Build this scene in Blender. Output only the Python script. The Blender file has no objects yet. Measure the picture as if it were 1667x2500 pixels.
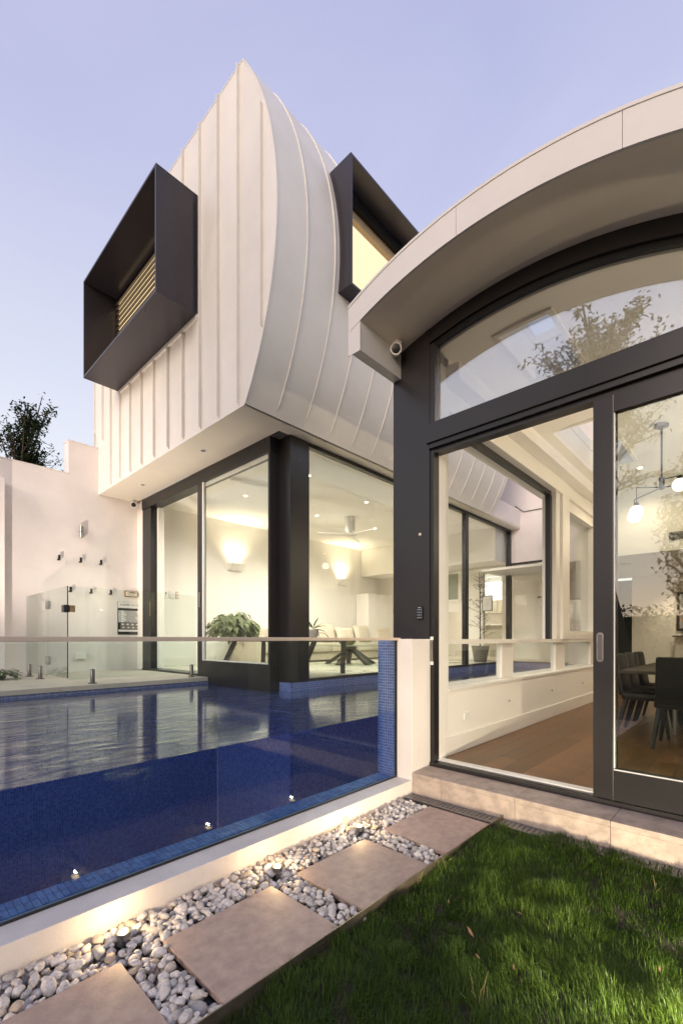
import bpy, bmesh, math, random
from mathutils import Vector, Matrix, noise as mnoise
random.seed(7)
R = math.radians
sc = bpy.context.scene
C = sc.collection

# ------------------------------------------------------------------ camera
F, CX, HY, CZ, PW, PH = 1090.0, 833.5, 1560.0, 1.3, 1667.0, 2500.0
TH = math.atan((1857 - CX) / F)
cam_d = bpy.data.cameras.new('camera')
cam = bpy.data.objects.new('camera', cam_d); C.objects.link(cam)
cam.location = (0, 0, CZ)
cam.rotation_euler = (R(90), 0, TH - R(90))
cam_d.sensor_fit = 'VERTICAL'; cam_d.sensor_height = 36.0
cam_d.lens = F / PH * 36.0
cam_d.shift_y = (HY - PH / 2) / PH
cam_d.clip_start = 0.05; cam_d.clip_end = 600
sc.camera = cam
_fw = (math.cos(TH), math.sin(TH)); _rt = (math.sin(TH), -math.cos(TH))
def P(px, py, x=None, y=None, z=None):
    """photo pixel -> point on the plane x=, y= or z= that the thing touches"""
    a = (px - CX) / F; b = (HY - py) / F
    d = (_fw[0] + _rt[0]*a, _fw[1] + _rt[1]*a, b)
    t = x/d[0] if x is not None else y/d[1] if y is not None else (z-CZ)/d[2]
    return Vector((t*d[0], t*d[1], CZ + t*d[2]))

# ------------------------------------------------------------------ world, sun, exposure
w = bpy.data.worlds.new('World'); sc.world = w; w.use_nodes = True
nt = w.node_tree; nt.nodes.clear()
N = nt.nodes.new; L = nt.links.new
SUN_EL, SUN_AZ = 17.0, 196.0        # direction towards the afterglow, degrees from +X
sky = N('ShaderNodeTexSky'); sky.sky_type = 'NISHITA'; sky.sun_disc = False
sky.sun_elevation = R(3); sky.sun_rotation = R(90 - SUN_AZ)
bg1 = N('ShaderNodeBackground'); bg1.inputs[1].default_value = 0.06; L(sky.outputs[0], bg1.inputs[0])
tc = N('ShaderNodeTexCoord'); sx = N('ShaderNodeSeparateXYZ'); L(tc.outputs['Generated'], sx.inputs[0])
cr = N('ShaderNodeValToRGB'); L(sx.outputs[2], cr.inputs[0])
el = cr.color_ramp.elements
el[0].position = 0.0; el[0].color = (0.70, 0.68, 0.75, 1)
el[1].position = 1.0; el[1].color = (0.28, 0.29, 0.52, 1)
for p, c in ((0.20, (0.67, 0.68, 0.71, 1)), (0.42, (0.56, 0.575, 0.68, 1)), (0.70, (0.40, 0.405, 0.60, 1))):
    e = el.new(p); e.color = c
bg2 = N('ShaderNodeBackground'); bg2.inputs[1].default_value = 0.735; cn = N('ShaderNodeTexNoise'); cn.inputs['Scale'].default_value = 1.7; cn.inputs['Detail'].default_value = 5; cn.inputs['Distortion'].default_value = .6
cmp_ = N('ShaderNodeMapping'); cmp_.inputs['Scale'].default_value = (1, 1, 3.2); L(tc.outputs['Generated'], cmp_.inputs[0]); L(cmp_.outputs[0], cn.inputs['Vector'])
cmr = N('ShaderNodeMapRange'); cmr.inputs[1].default_value = .35; cmr.inputs[2].default_value = .75; cmr.inputs[3].default_value = 0; cmr.inputs[4].default_value = .22; L(cn.outputs[0], cmr.inputs[0])
cmx = N('ShaderNodeMix'); cmx.data_type = 'RGBA'; cmx.inputs['B'].default_value = (.68, .66, .74, 1); L(cmr.outputs[0], cmx.inputs['Factor']); L(cr.outputs[0], cmx.inputs['A']); L(cmx.outputs['Result'], bg2.inputs[0])
ad = N('ShaderNodeAddShader'); L(bg1.outputs[0], ad.inputs[0]); L(bg2.outputs[0], ad.inputs[1])
wo = N('ShaderNodeOutputWorld'); L(ad.outputs[0], wo.inputs[0])
sd = bpy.data.lights.new('sun', 'SUN'); sd.energy = 1.5; sd.angle = R(28); sd.color = (1.0, 0.83, 0.70)
so = bpy.data.objects.new('sun', sd); C.objects.link(so)
_dir = Vector((math.cos(R(SUN_AZ))*math.cos(R(SUN_EL)), math.sin(R(SUN_AZ))*math.cos(R(SUN_EL)), math.sin(R(SUN_EL))))
so.rotation_euler = (-_dir).to_track_quat('-Z', 'Y').to_euler(); so.location = _dir*30
vs = sc.view_settings; vs.view_transform = 'Standard'; vs.look = 'None'; vs.exposure = 0.72; vs.gamma = 1.0
vs.use_curve_mapping = False
cy = sc.cycles
cy.use_denoising = True; cy.max_bounces = 9; cy.diffuse_bounces = 5; cy.glossy_bounces = 5
cy.transmission_bounces = 6; cy.transparent_max_bounces = 32
cy.caustics_reflective = False; cy.caustics_refractive = False
cy.sample_clamp_indirect = 6.0
try: cy.denoiser = 'OPENIMAGEDENOISE'; cy.denoising_input_passes = 'RGB_ALBEDO_NORMAL'
except Exception: pass

# ------------------------------------------------------------------ materials
MATS = {}
def mat(name, col, rough=0.6, metal=0.0, var=0.0, vscale=4.0, bump=0.0, bscale=60.0, spec=0.5, emit=None, estr=0.0, detail=6, col2=None, rvar=0.0, coat=0.0):
    m = bpy.data.materials.new(name); m.use_nodes = True; MATS[name] = m
    nt = m.node_tree; b = nt.nodes['Principled BSDF']; L = nt.links.new
    b.inputs['Base Color'].default_value = (*col, 1); b.inputs['Roughness'].default_value = rough
    b.inputs['Metallic'].default_value = metal; b.inputs['Specular IOR Level'].default_value = spec
    if coat: b.inputs['Coat Weight'].default_value = coat
    if emit: b.inputs['Emission Color'].default_value = (*emit, 1); b.inputs['Emission Strength'].default_value = estr
    if var or bump or rvar:
        g = nt.nodes.new('ShaderNodeNewGeometry')
    if var or rvar:
        n = nt.nodes.new('ShaderNodeTexNoise'); n.inputs['Scale'].default_value = vscale; n.inputs['Detail'].default_value = detail
        n.inputs['Roughness'].default_value = 0.62
        L(g.outputs['Position'], n.inputs['Vector'])
        cr = nt.nodes.new('ShaderNodeValToRGB')
        cr.color_ramp.elements[0].position = 0.3; cr.color_ramp.elements[1].position = 0.72
        c2 = col2 or tuple(c*(1-var) for c in col)
        cr.color_ramp.elements[0].color = (*c2, 1); cr.color_ramp.elements[1].color = (*[min(1, c*(1+var*0.35)) for c in col], 1)
        L(n.outputs[0], cr.inputs[0])
        if var: L(cr.outputs[0], b.inputs['Base Color'])
        if rvar:
            mr = nt.nodes.new('ShaderNodeMapRange'); mr.inputs[3].default_value = max(0.02, rough-rvar); mr.inputs[4].default_value = rough+rvar
            L(n.outputs[0], mr.inputs[0]); L(mr.outputs[0], b.inputs['Roughness'])
    if bump:
        n2 = nt.nodes.new('ShaderNodeTexNoise'); n2.inputs['Scale'].default_value = bscale; n2.inputs['Detail'].default_value = 5
        L(g.outputs['Position'], n2.inputs['Vector'])
        bp = nt.nodes.new('ShaderNodeBump'); bp.inputs['Strength'].default_value = bump; bp.inputs['Distance'].default_value = 0.01
        L(n2.outputs[0], bp.inputs['Height']); L(bp.outputs[0], b.inputs['Normal'])
    return m

def glassmat(name, tint=(0.97, 0.985, 0.975), f0=0.04, rough=0.0):
    m = bpy.data.materials.new(name); m.use_nodes = True; MATS[name] = m
    nt = m.node_tree; nt.nodes.clear(); N = nt.nodes.new; L = nt.links.new
    o = N('ShaderNodeOutputMaterial'); mx = N('ShaderNodeMixShader'); t = N('ShaderNodeBsdfTransparent'); g = N('ShaderNodeBsdfGlossy')
    t.inputs[0].default_value = (*tint, 1); g.inputs['Roughness'].default_value = rough
    lw = N('ShaderNodeLayerWeight'); lw.inputs[0].default_value = 0.5
    pw = N('ShaderNodeMath'); pw.operation = 'POWER'; pw.inputs[1].default_value = 5.0; L(lw.outputs['Facing'], pw.inputs[0])
    ma = N('ShaderNodeMath'); ma.operation = 'MULTIPLY_ADD'; ma.inputs[1].default_value = 1-f0; ma.inputs[2].default_value = f0
    L(pw.outputs[0], ma.inputs[0]); L(ma.outputs[0], mx.inputs[0]); L(t.outputs[0], mx.inputs[1]); L(g.outputs[0], mx.inputs[2]); L(mx.outputs[0], o.inputs[0])
    return m

def tilemat(name, axes, pitch=0.025, c1=(0.115, 0.12, 0.26), c2=(0.22, 0.24, 0.42), grout=(0.30, 0.33, 0.46), rough=0.12, mortar=0.0016):
    """mosaic on the two world axes given"""
    m = bpy.data.materials.new(name); m.use_nodes = True; MATS[name] = m
    nt = m.node_tree; N = nt.nodes.new; L = nt.links.new; b = nt.nodes['Principled BSDF']
    g = N('ShaderNodeNewGeometry'); s = N('ShaderNodeSeparateXYZ'); c = N('ShaderNodeCombineXYZ')
    L(g.outputs['Position'], s.inputs[0]); L(s.outputs[axes[0]], c.inputs[0]); L(s.outputs[axes[1]], c.inputs[1])
    br = N('ShaderNodeTexBrick'); br.offset = 0.0; br.squash = 1.0
    br.inputs['Scale'].default_value = 1.0; br.inputs['Brick Width'].default_value = pitch; br.inputs['Row Height'].default_value = pitch
    br.inputs['Mortar Size'].default_value = mortar; br.inputs['Mortar Smooth'].default_value = 0.2; br.inputs['Bias'].default_value = 0.0
    br.inputs['Color1'].default_value = (*c1, 1); br.inputs['Color2'].default_value = (*c2, 1); br.inputs['Mortar'].default_value = (*grout, 1)
    L(c.outputs[0], br.inputs['Vector']); L(br.outputs['Color'], b.inputs['Base Color'])
    b.inputs['Roughness'].default_value = rough
    bp = N('ShaderNodeBump'); bp.inputs['Strength'].default_value = 0.4; bp.inputs['Distance'].default_value = 0.002; bp.invert = True
    L(br.outputs['Fac'], bp.inputs['Height']); L(bp.outputs[0], b.inputs['Normal'])
    return m

WHITE = mat('render_white', (0.79, 0.735, 0.705), 0.75, var=0.10, vscale=1.6, bump=0.12, bscale=180)
LEDGE = mat('ledge_render', (0.80, 0.735, 0.69), 0.7, var=0.14, vscale=5, bump=0.15, bscale=140)
INWALL = mat('interior_plaster', (0.81, 0.79, 0.745), 0.8, var=0.03, vscale=1.2)
INTRIM = mat('interior_trim_gloss', (0.78, 0.76, 0.72), 0.3, var=0.03)
CEIL = mat('ceiling_plaster', (0.85, 0.83, 0.79), 0.85, var=0.03, vscale=0.8)
METAL = mat('cladding_metal', (0.79, 0.755, 0.695), 0.42, metal=0.0, var=0.07, vscale=2.2, bump=0.40, bscale=1.9, rvar=0.08)
def panel_tone(m, lo, hi):
    nt = m.node_tree; b = nt.nodes['Principled BSDF']; src = b.inputs['Base Color'].links[0].from_socket
    oi = nt.nodes.new('ShaderNodeObjectInfo'); mr = nt.nodes.new('ShaderNodeMapRange'); mr.inputs[3].default_value = lo; mr.inputs[4].default_value = hi
    mx = nt.nodes.new('ShaderNodeMix'); mx.data_type = 'RGBA'; mx.blend_type = 'MULTIPLY'; mx.inputs['Factor'].default_value = 1.0
    nt.links.new(oi.outputs['Random'], mr.inputs[0]); nt.links.new(src, mx.inputs['A']); nt.links.new(mr.outputs[0], mx.inputs['B']); nt.links.new(mx.outputs['Result'], b.inputs['Base Color'])
panel_tone(METAL, .95, 1.03)
FASCIA = mat('fascia_metal', (0.61, 0.59, 0.57), 0.45, var=0.05, vscale=3)
SOFFIT = mat('soffit_paint', (0.82, 0.76, 0.66), 0.6, var=0.04, vscale=2)
CHAR = mat('charcoal_timber', (0.021, 0.019, 0.020), 0.30, var=0.10, vscale=3, bump=0.03, bscale=25, rvar=0.03)
BLACK = mat('black_frame', (0.012, 0.012, 0.013), 0.35, var=0.2, vscale=9)
BOXM = mat('window_box_metal', (0.050, 0.044, 0.054), 0.30, metal=0.35, var=0.18, vscale=1.3, rvar=0.08)
BEIGE = mat('beige_rail', (0.60, 0.50, 0.40), 0.45, var=0.06, vscale=6)
STONE = mat('paver_stone', (0.49, 0.36, 0.30), 0.62, var=0.24, vscale=16, bump=0.16, bscale=90, detail=9)
STEPST = mat('step_stone', (0.44, 0.355, 0.305), 0.55, var=0.28, vscale=9.0, bump=0.12, bscale=90, detail=9)
def mottle(m, a, b):
    for n in m.node_tree.nodes:
        if n.bl_idname == 'ShaderNodeValToRGB': n.color_ramp.elements[0].position = a; n.color_ramp.elements[1].position = b
mottle(STONE, .32, .68); mottle(STEPST, .36, .62)
panel_tone(STONE, .90, 1.05); panel_tone(STEPST, .92, 1.05)
DECKST = mat('deck_stone', (0.52, 0.46, 0.39), 0.6, var=0.14, vscale=4, bump=0.08, bscale=90)
SOIL = mat('dark_soil', (0.030, 0.024, 0.016), 0.95, var=0.5, vscale=30, bump=0.6, bscale=80)
SUBST = mat('pebble_base', (0.10, 0.095, 0.09), 0.95, var=0.5, vscale=40, bump=0.6, bscale=60)
EARTH = mat('ground_earth', (0.06, 0.065, 0.03), 0.95, var=0.4, vscale=3)
STEEL = mat('brushed_steel', (0.42, 0.40, 0.38), 0.32, metal=1.0, var=0.2, vscale=14, rvar=0.1)
EDGEM = mat('edging_steel', (0.30, 0.25, 0.19), 0.42, metal=0.85, var=0.35, vscale=9, rvar=0.12)
GRATE = mat('grate_steel', (0.26, 0.265, 0.29), 0.42, metal=0.9, var=0.2, vscale=30)
DARKG = mat('dark_gap', (0.01, 0.01, 0.01), 0.9)
SIGNW = mat('sign_white', (0.75, 0.74, 0.73), 0.4)
SIGNK = mat('sign_black', (0.025, 0.025, 0.025), 0.35)
PLAST = mat('white_plastic', (0.75, 0.74, 0.71), 0.4)
SPIG = mat('spigot_metal', (0.16, 0.15, 0.145), 0.35, metal=0.7, var=0.1)
FABRIC = mat('sofa_linen', (0.54, 0.48, 0.38), 0.95, var=0.10, vscale=18, bump=0.5, bscale=240)
CUSH = mat('cushion_linen', (0.63, 0.57, 0.46), 0.95, var=0.10, vscale=12, bump=0.5, bscale=260)
DWOOD = mat('dark_timber', (0.060, 0.042, 0.032), 0.5, var=0.4, vscale=12, bump=0.12, bscale=60)
AFLOOR = mat('polished_concrete', (0.58, 0.53, 0.43), 0.28, var=0.12, vscale=1.7, rvar=0.06)
BOARD = mat('oak_board', (0.24, 0.115, 0.042), 0.36, var=0.40, vscale=5.0, bump=0.06, bscale=90, detail=9, rvar=0.08)
BOARD2 = mat('oak_board_dark', (0.175, 0.085, 0.032), 0.38, var=0.40, vscale=5.5, bump=0.06, bscale=90, detail=9, rvar=0.08)
panel_tone(BOARD, .78, 1.12); panel_tone(BOARD2, .78, 1.15)
LEATH = mat('black_leather', (0.009, 0.009, 0.010), 0.45, var=0.2, vscale=9, bump=0.12, bscale=120)
CONC = mat('water_pot', (0.16, 0.15, 0.145), 0.8, var=0.2, vscale=12)
POTW = mat('pot_white', (0.72, 0.69, 0.64), 0.5, var=0.05)
BARK = mat('bark', (0.10, 0.075, 0.055), 0.9, var=0.4, vscale=25, bump=0.5, bscale=60)
def leafmat(name, a, b_, rough=0.55, trans=0.25):
    m = mat(name, a, rough, var=0.4, vscale=9, col2=b_, spec=0.3)
    nt = m.node_tree; b = nt.nodes['Principled BSDF']; o = nt.nodes['Material Output']
    t = nt.nodes.new('ShaderNodeBsdfTranslucent'); mx = nt.nodes.new('ShaderNodeMixShader'); mx.inputs[0].default_value = trans
    t.inputs[0].default_value = (a[0]*1.3, a[1]*1.4, a[2], 1)
    nt.links.new(b.outputs[0], mx.inputs[1]); nt.links.new(t.outputs[0], mx.inputs[2]); nt.links.new(mx.outputs[0], o.inputs[0])
    return m
LEAFD = leafmat('leaf_dark', (0.030, 0.050, 0.020), (0.014, 0.025, 0.012))
LEAFP = leafmat('leaf_pale', (0.26, 0.29, 0.14), (0.06, 0.10, 0.035))
LEAFG = leafmat('leaf_glossy', (0.050, 0.10, 0.030), (0.025, 0.055, 0.02), 0.3)
DRYLEAF = leafmat('leaf_dry', (0.17, 0.105, 0.06), (0.11, 0.065, 0.04), 0.6, 0.15)
STRAW = leafmat('straw', (0.42, 0.36, 0.17), (0.26, 0.20, 0.09), 0.7, 0.2)
GLASS = glassmat('window_glass')
GLASSD = glassmat('door_glass', (0.93, 0.95, 0.92), 0.18)
TRANSG = glassmat('fanlight_glass', (0.95, 0.95, 0.95), 0.40)
POOLG = glassmat('pool_glass', (0.90, 0.945, 0.935), 0.028)
FENCEG = glassmat('fence_glass', (0.93, 0.965, 0.945), 0.03)
TGLASS = glassmat('table_glass', (0.80, 0.86, 0.78), 0.05)
TILE_X = tilemat('pool_mosaic_x', (1, 2)); TILE_Y = tilemat('pool_mosaic_y', (0, 2)); TILE_Z = tilemat('pool_mosaic_z', (0, 1))
TILE_B = tilemat('band_mosaic_x', (1, 2), c1=(0.05, 0.085, 0.30), c2=(0.10, 0.16, 0.44), grout=(0.42, 0.47, 0.66))
TILE_BY = tilemat('band_mosaic_y', (0, 2), c1=(0.05, 0.085, 0.30), c2=(0.10, 0.16, 0.44), grout=(0.42, 0.47, 0.66))
LTILE = mat('ledge_tile', (0.13, 0.26, 0.52), 0.15, var=0.45, vscale=34, detail=3)
LTILE2 = mat('ledge_tile_dark', (0.08, 0.18, 0.42), 0.15, var=0.45, vscale=34, detail=3)
GROUT = mat('ledge_grout', (0.40, 0.48, 0.60), 0.8)
def emis(name, col, s):
    m = bpy.data.materials.new(name); m.use_nodes = True; nt = m.node_tree; nt.nodes.clear()
    e = nt.nodes.new('ShaderNodeEmission'); e.inputs[0].default_value = (*col, 1); e.inputs[1].default_value = s
    o = nt.nodes.new('ShaderNodeOutputMaterial'); nt.links.new(e.outputs[0], o.inputs[0]); return m
LAMP = emis('lamp_glow', (1.0, 0.82, 0.55), 14.0)
LED = emis('uplight_glow', (1.0, 0.74, 0.40), 9.0)
BLIND = emis('lit_blind', (1.0, 0.80, 0.52), 0.75)
LITW = emis('lit_window', (1.0, 0.74, 0.40), 0.9)
GLOBE = emis('globe_glow', (1.0, 0.90, 0.70), 7.0)
CABLIT = emis('lit_cabinet', (1.0, 0.97, 0.85), 1.3)
# water: rippled surface that reflects by the angle, absorbing blue body below it
def watermat():
    m = glassmat('pool_water', (0.86, 0.92, 1.0), 0.05, 0.10)
    nt = m.node_tree; N = nt.nodes.new; L = nt.links.new
    g = N('ShaderNodeNewGeometry'); mp = N('ShaderNodeMapping'); mp.inputs['Rotation'].default_value = (0, 0, R(20)); mp.inputs['Scale'].default_value = (1.3, 2.5, 1)
    L(g.outputs['Position'], mp.inputs[0])
    n = N('ShaderNodeTexNoise'); n.inputs['Scale'].default_value = 2.4; n.inputs['Detail'].default_value = 2.5; n.inputs['Distortion'].default_value = 0.8
    L(mp.outputs[0], n.inputs['Vector'])
    bp = N('ShaderNodeBump'); bp.inputs['Strength'].default_value = 0.5; bp.inputs['Distance'].default_value = 0.045
    L(n.outputs[0], bp.inputs['Height'])
    for nd in list(nt.nodes):
        if nd.bl_idname in ('ShaderNodeBsdfGlossy', 'ShaderNodeLayerWeight'): L(bp.outputs[0], nd.inputs['Normal'])
        if nd.bl_idname == 'ShaderNodeMixShader': mx = nd
        if nd.bl_idname == 'ShaderNodeOutputMaterial': out = nd
    # only the top face is a water surface; the sides lie against glass and tiles
    sp = N('ShaderNodeSeparateXYZ'); L(g.outputs['Position'], sp.inputs[0])
    sn = N('ShaderNodeSeparateXYZ'); L(g.outputs['True Normal'], sn.inputs[0])
    ab = N('ShaderNodeMath'); ab.operation = 'ABSOLUTE'; L(sn.outputs[2], ab.inputs[0])
    gt_ = N('ShaderNodeMath'); gt_.operation = 'GREATER_THAN'; gt_.inputs[1].default_value = 0.5; L(ab.outputs[0], gt_.inputs[0])
    gz = N('ShaderNodeMath'); gz.operation = 'GREATER_THAN'; gz.inputs[1].default_value = 0.5; L(sp.outputs[2], gz.inputs[0])
    m1 = N('ShaderNodeMath'); m1.operation = 'MULTIPLY'; L(gt_.outputs[0], m1.inputs[0]); L(gz.outputs[0], m1.inputs[1])
    m2 = N('ShaderNodeMath'); m2.operation = 'MULTIPLY'; L(m1.outputs[0], m2.inputs[1])
    src = mx.inputs[0].links[0].from_socket; L(src, m2.inputs[0]); L(m2.outputs[0], mx.inputs[0])
    va = N('ShaderNodeVolumeAbsorption'); va.inputs['Color'].default_value = (0.40, 0.48, 0.80, 1); va.inputs['Density'].default_value = 0.34
    L(va.outputs[0], out.inputs['Volume'])
    return m
WATER = watermat()
def pebmat():
    m = mat('pebble_stone', (0.50, 0.48, 0.47), 0.7, bump=0.25, bscale=120)
    nt = m.node_tree; N = nt.nodes.new; L = nt.links.new; b = nt.nodes['Principled BSDF']
    oi = N('ShaderNodeObjectInfo'); at = N('ShaderNodeAttribute'); at.attribute_name = 'tone'
    ad = N('ShaderNodeMath'); ad.operation = 'ADD'; L(oi.outputs['Random'], ad.inputs[0]); L(at.outputs['Fac'], ad.inputs[1])
    fr = N('ShaderNodeMath'); fr.operation = 'FRACT'; L(ad.outputs[0], fr.inputs[0])
    cr = N('ShaderNodeValToRGB'); e = cr.color_ramp.elements
    e[0].position = 0; e[0].color = (0.36, 0.34, 0.33, 1); e[1].position = 1; e[1].color = (0.76, 0.71, 0.66, 1)
    for p, c in ((0.25, (0.54, 0.50, 0.48, 1)), (0.55, (0.66, 0.61, 0.58, 1)), (0.8, (0.58, 0.555, 0.56, 1)), (0.93, (0.44, 0.35, 0.27, 1))):
        k = e.new(p); k.color = c
    L(fr.outputs[0], cr.inputs[0])
    g = N('ShaderNodeNewGeometry'); n = N('ShaderNodeTexNoise'); n.inputs['Scale'].default_value = 55; n.inputs['Detail'].default_value = 6; n.inputs['Distortion'].default_value = 1.2
    L(g.outputs['Position'], n.inputs['Vector'])
    mr = N('ShaderNodeMapRange'); mr.inputs[1].default_value = 0.3; mr.inputs[2].default_value = 0.7; mr.inputs[3].default_value = 0.80; mr.inputs[4].default_value = 1.22; L(n.outputs[0], mr.inputs[0])
    mx = N('ShaderNodeMix'); mx.data_type = 'RGBA'; mx.blend_type = 'MULTIPLY'; mx.inputs['Factor'].default_value = 1.0
    L(cr.outputs[0], mx.inputs['A']); L(mr.outputs[0], mx.inputs['B']); L(mx.outputs['Result'], b.inputs['Base Color'])
    return m
PEB = pebmat()

# ------------------------------------------------------------------ helpers
def link(o, parent=None, **kw):
    C.objects.link(o)
    if parent is not None:
        o.parent = parent
        o.matrix_parent_inverse = Matrix.Translation(-Vector(parent.location))
    for k, v in kw.items():
        if v is not None: o[k] = v
    return o
def thing(name, label, category, loc=(0, 0, 0), group=None):
    o = bpy.data.objects.new(name, None); o.empty_display_size = 0.1; o.location = loc
    return link(o, None, label=label, category=category, group=group)
def meshobj(name, verts, faces, m, parent=None, smooth=False, **kw):
    me = bpy.data.meshes.new(name); me.from_pydata([tuple(v) for v in verts], [], faces); me.update()
    me.materials.append(m)
    if smooth:
        me.polygons.foreach_set('use_smooth', [True]*len(me.polygons)); me.set_sharp_from_angle(angle=R(42))
    return link(bpy.data.objects.new(name, me), parent, **kw)
def bmobj(name, bm, m, parent=None, smooth=False, **kw):
    bmesh.ops.recalc_face_normals(bm, faces=bm.faces)
    me = bpy.data.meshes.new(name); bm.to_mesh(me); bm.free(); me.materials.append(m)
    if smooth:
        me.polygons.foreach_set('use_smooth', [True]*len(me.polygons)); me.set_sharp_from_angle(angle=R(42))
    return link(bpy.data.objects.new(name, me), parent, **kw)
def add_box(bm, x0, x1, y0, y1, z0, z1, bev=0.0, rot=None, at=None):
    x0, x1 = min(x0, x1), max(x0, x1); y0, y1 = min(y0, y1), max(y0, y1); z0, z1 = min(z0, z1), max(z0, z1)
    v = [bm.verts.new(p) for p in ((x0,y0,z0),(x1,y0,z0),(x1,y1,z0),(x0,y1,z0),(x0,y0,z1),(x1,y0,z1),(x1,y1,z1),(x0,y1,z1))]
    f = [bm.faces.new([v[i] for i in q]) for q in ((0,3,2,1),(4,5,6,7),(0,1,5,4),(1,2,6,5),(2,3,7,6),(3,0,4,7))]
    if bev:
        es = list({e for q in f for e in q.edges})
        r = bmesh.ops.bevel(bm, geom=es, offset=bev, segments=2, affect='EDGES', profile=0.6)
        v = list({vv for q in r['faces'] for vv in q.verts} | {vv for vv in v if vv.is_valid})
    if rot is not None: bmesh.ops.rotate(bm, verts=v, cent=at or (0,0,0), matrix=rot)
    return v
def box(name, x0, x1, y0, y1, z0, z1, m, parent=None, bev=0.0, **kw):
    bm = bmesh.new(); add_box(bm, x0, x1, y0, y1, z0, z1, bev); return bmobj(name, bm, m, parent, **kw)
def add_tube(bm, pts, rad, n=8, cap=True):
    pts = [Vector(p) for p in pts]
    rad = rad if isinstance(rad, (list, tuple)) else [rad]*len(pts)
    rings = []
    for i, p in enumerate(pts):
        d = (pts[min(i+1, len(pts)-1)] - pts[max(i-1, 0)]).normalized()
        a = d.cross(Vector((0, 0, 1)))
        if a.length < 1e-3: a = d.cross(Vector((1, 0, 0)))
        a.normalize(); b = d.cross(a)
        rings.append([bm.verts.new(p + (a*math.cos(2*math.pi*k/n) + b*math.sin(2*math.pi*k/n))*rad[i]) for k in range(n)])
    for r0, r1 in zip(rings, rings[1:]):
        for k in range(n): bm.faces.new((r0[k], r0[(k+1) % n], r1[(k+1) % n], r1[k]))
    if cap: bm.faces.new(rings[0][::-1]); bm.faces.new(rings[-1])
def tube(name, pts, rad, m, parent=None, n=10, smooth=True, **kw):
    bm = bmesh.new(); add_tube(bm, pts, rad, n); o = bmobj(name, bm, m, parent, smooth, **kw); return o
def add_lathe(bm, prof, c, n=24):
    rings = [[bm.verts.new((c[0]+r*math.cos(2*math.pi*k/n), c[1]+r*math.sin(2*math.pi*k/n), c[2]+z)) for k in range(n)] for r, z in prof]
    for r0, r1 in zip(rings, rings[1:]):
        for k in range(n): bm.faces.new((r0[k], r0[(k+1) % n], r1[(k+1) % n], r1[k]))
    bm.faces.new(rings[0][::-1]); bm.faces.new(rings[-1])
def lathe(name, prof, c, m, parent=None, n=24, smooth=True, **kw):
    bm = bmesh.new(); add_lathe(bm, prof, c, n); return bmobj(name, bm, m, parent, smooth, **kw)
def prism(name, poly, axis, a0, a1, m, parent=None, **kw):
    """extrude a 2-D polygon along an axis; the polygon lives on the other two axes in order"""
    def pt(u, v, a): return (a, u, v) if axis == 'x' else (u, a, v) if axis == 'y' else (u, v, a)
    n = len(poly); vs = [pt(u, v, a0) for u, v in poly] + [pt(u, v, a1) for u, v in poly]
    fs = [list(range(n)), list(range(2*n-1, n-1, -1))] + [(i, (i+1) % n, n+(i+1) % n, n+i) for i in range(n)]
    bm = bmesh.new(); bv = [bm.verts.new(v) for v in vs]
    for f in fs: bm.faces.new([bv[i] for i in f])
    return bmobj(name, bm, m, parent, **kw)
def band(name, ys, zlo, zhi, x0, x1, m, parent=None, **kw):
    """curved bar: between two height functions over y, with thickness in x"""
    bm = bmesh.new(); rows = []
    for y in ys: rows.append([bm.verts.new(p) for p in ((x0,y,zlo(y)),(x1,y,zlo(y)),(x1,y,zhi(y)),(x0,y,zhi(y)))])
    for a, b in zip(rows, rows[1:]):
        for k in range(4): bm.faces.new((a[k], b[k], b[(k+1) % 4], a[(k+1) % 4]))
    bm.faces.new(rows[0]); bm.faces.new(rows[-1][::-1])
    return bmobj(name, bm, m, parent, **kw)
def copy_tree(o, parent=None):
    c = o.copy(); C.objects.link(c)
    if parent is not None: c.parent = parent
    for ch in list(o.children): copy_tree(ch, c)
    return c
def lin(a, b, n): return [a + (b-a)*i/(n-1) for i in range(n)]
def spot(name, loc, target, energy, size, col=(1, 0.80, 0.55), blend=0.6, rad=0.03, parent=None):
    d = bpy.data.lights.new(name, 'SPOT'); d.energy = energy; d.spot_size = R(size); d.spot_blend = blend; d.color = col; d.shadow_soft_size = rad
    o = bpy.data.objects.new(name, d); o.location = loc
    o.rotation_euler = (Vector(target)-Vector(loc)).to_track_quat('-Z', 'Y').to_euler()
    return link(o, parent)
def point(name, loc, energy, col=(1, 0.82, 0.58), rad=0.05, parent=None):
    d = bpy.data.lights.new(name, 'POINT'); d.energy = energy; d.color = col; d.shadow_soft_size = rad
    o = bpy.data.objects.new(name, d); o.location = loc; return link(o, parent)
def text(name, s, size, loc, rot, m, parent=None, align='CENTER', ext=0.0008):
    cu = bpy.data.curves.new(name, 'FONT'); cu.body = s; cu.size = size; cu.align_x = align; cu.extrude = ext
    o = bpy.data.objects.new(name, cu); C.objects.link(o)
    me = bpy.data.meshes.new_from_object(o.evaluated_get(bpy.context.evaluated_depsgraph_get()))
    bpy.data.objects.remove(o); me.transform(Matrix.Translation(loc) @ Matrix.Rotation(rot[2], 4, 'Z') @ Matrix.Rotation(rot[0], 4, 'X'))
    me.materials.clear(); me.materials.append(m)
    return link(bpy.data.objects.new(name, me), parent)

# levels and plan (metres, X away to the right, Y away to the left)
YW, YG, YE, XS, XH = 2.147, 2.31, 1.362, 3.153, 3.43     # pool wall, pool glass, lawn edging, step front, dining wing face
ZWAT, ZDK, ZA, ZB = 0.665, 0.755, 0.79, 0.205            # water, deck, lounge floor, dining floor
YB, XC, YC = 8.30, 3.525, 4.16                           # boundary wall, column corner
XF, ZS, ZT, XE = 2.74, 3.786, 7.45, 8.65                 # upper storey face, soffit, top, far end

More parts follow.
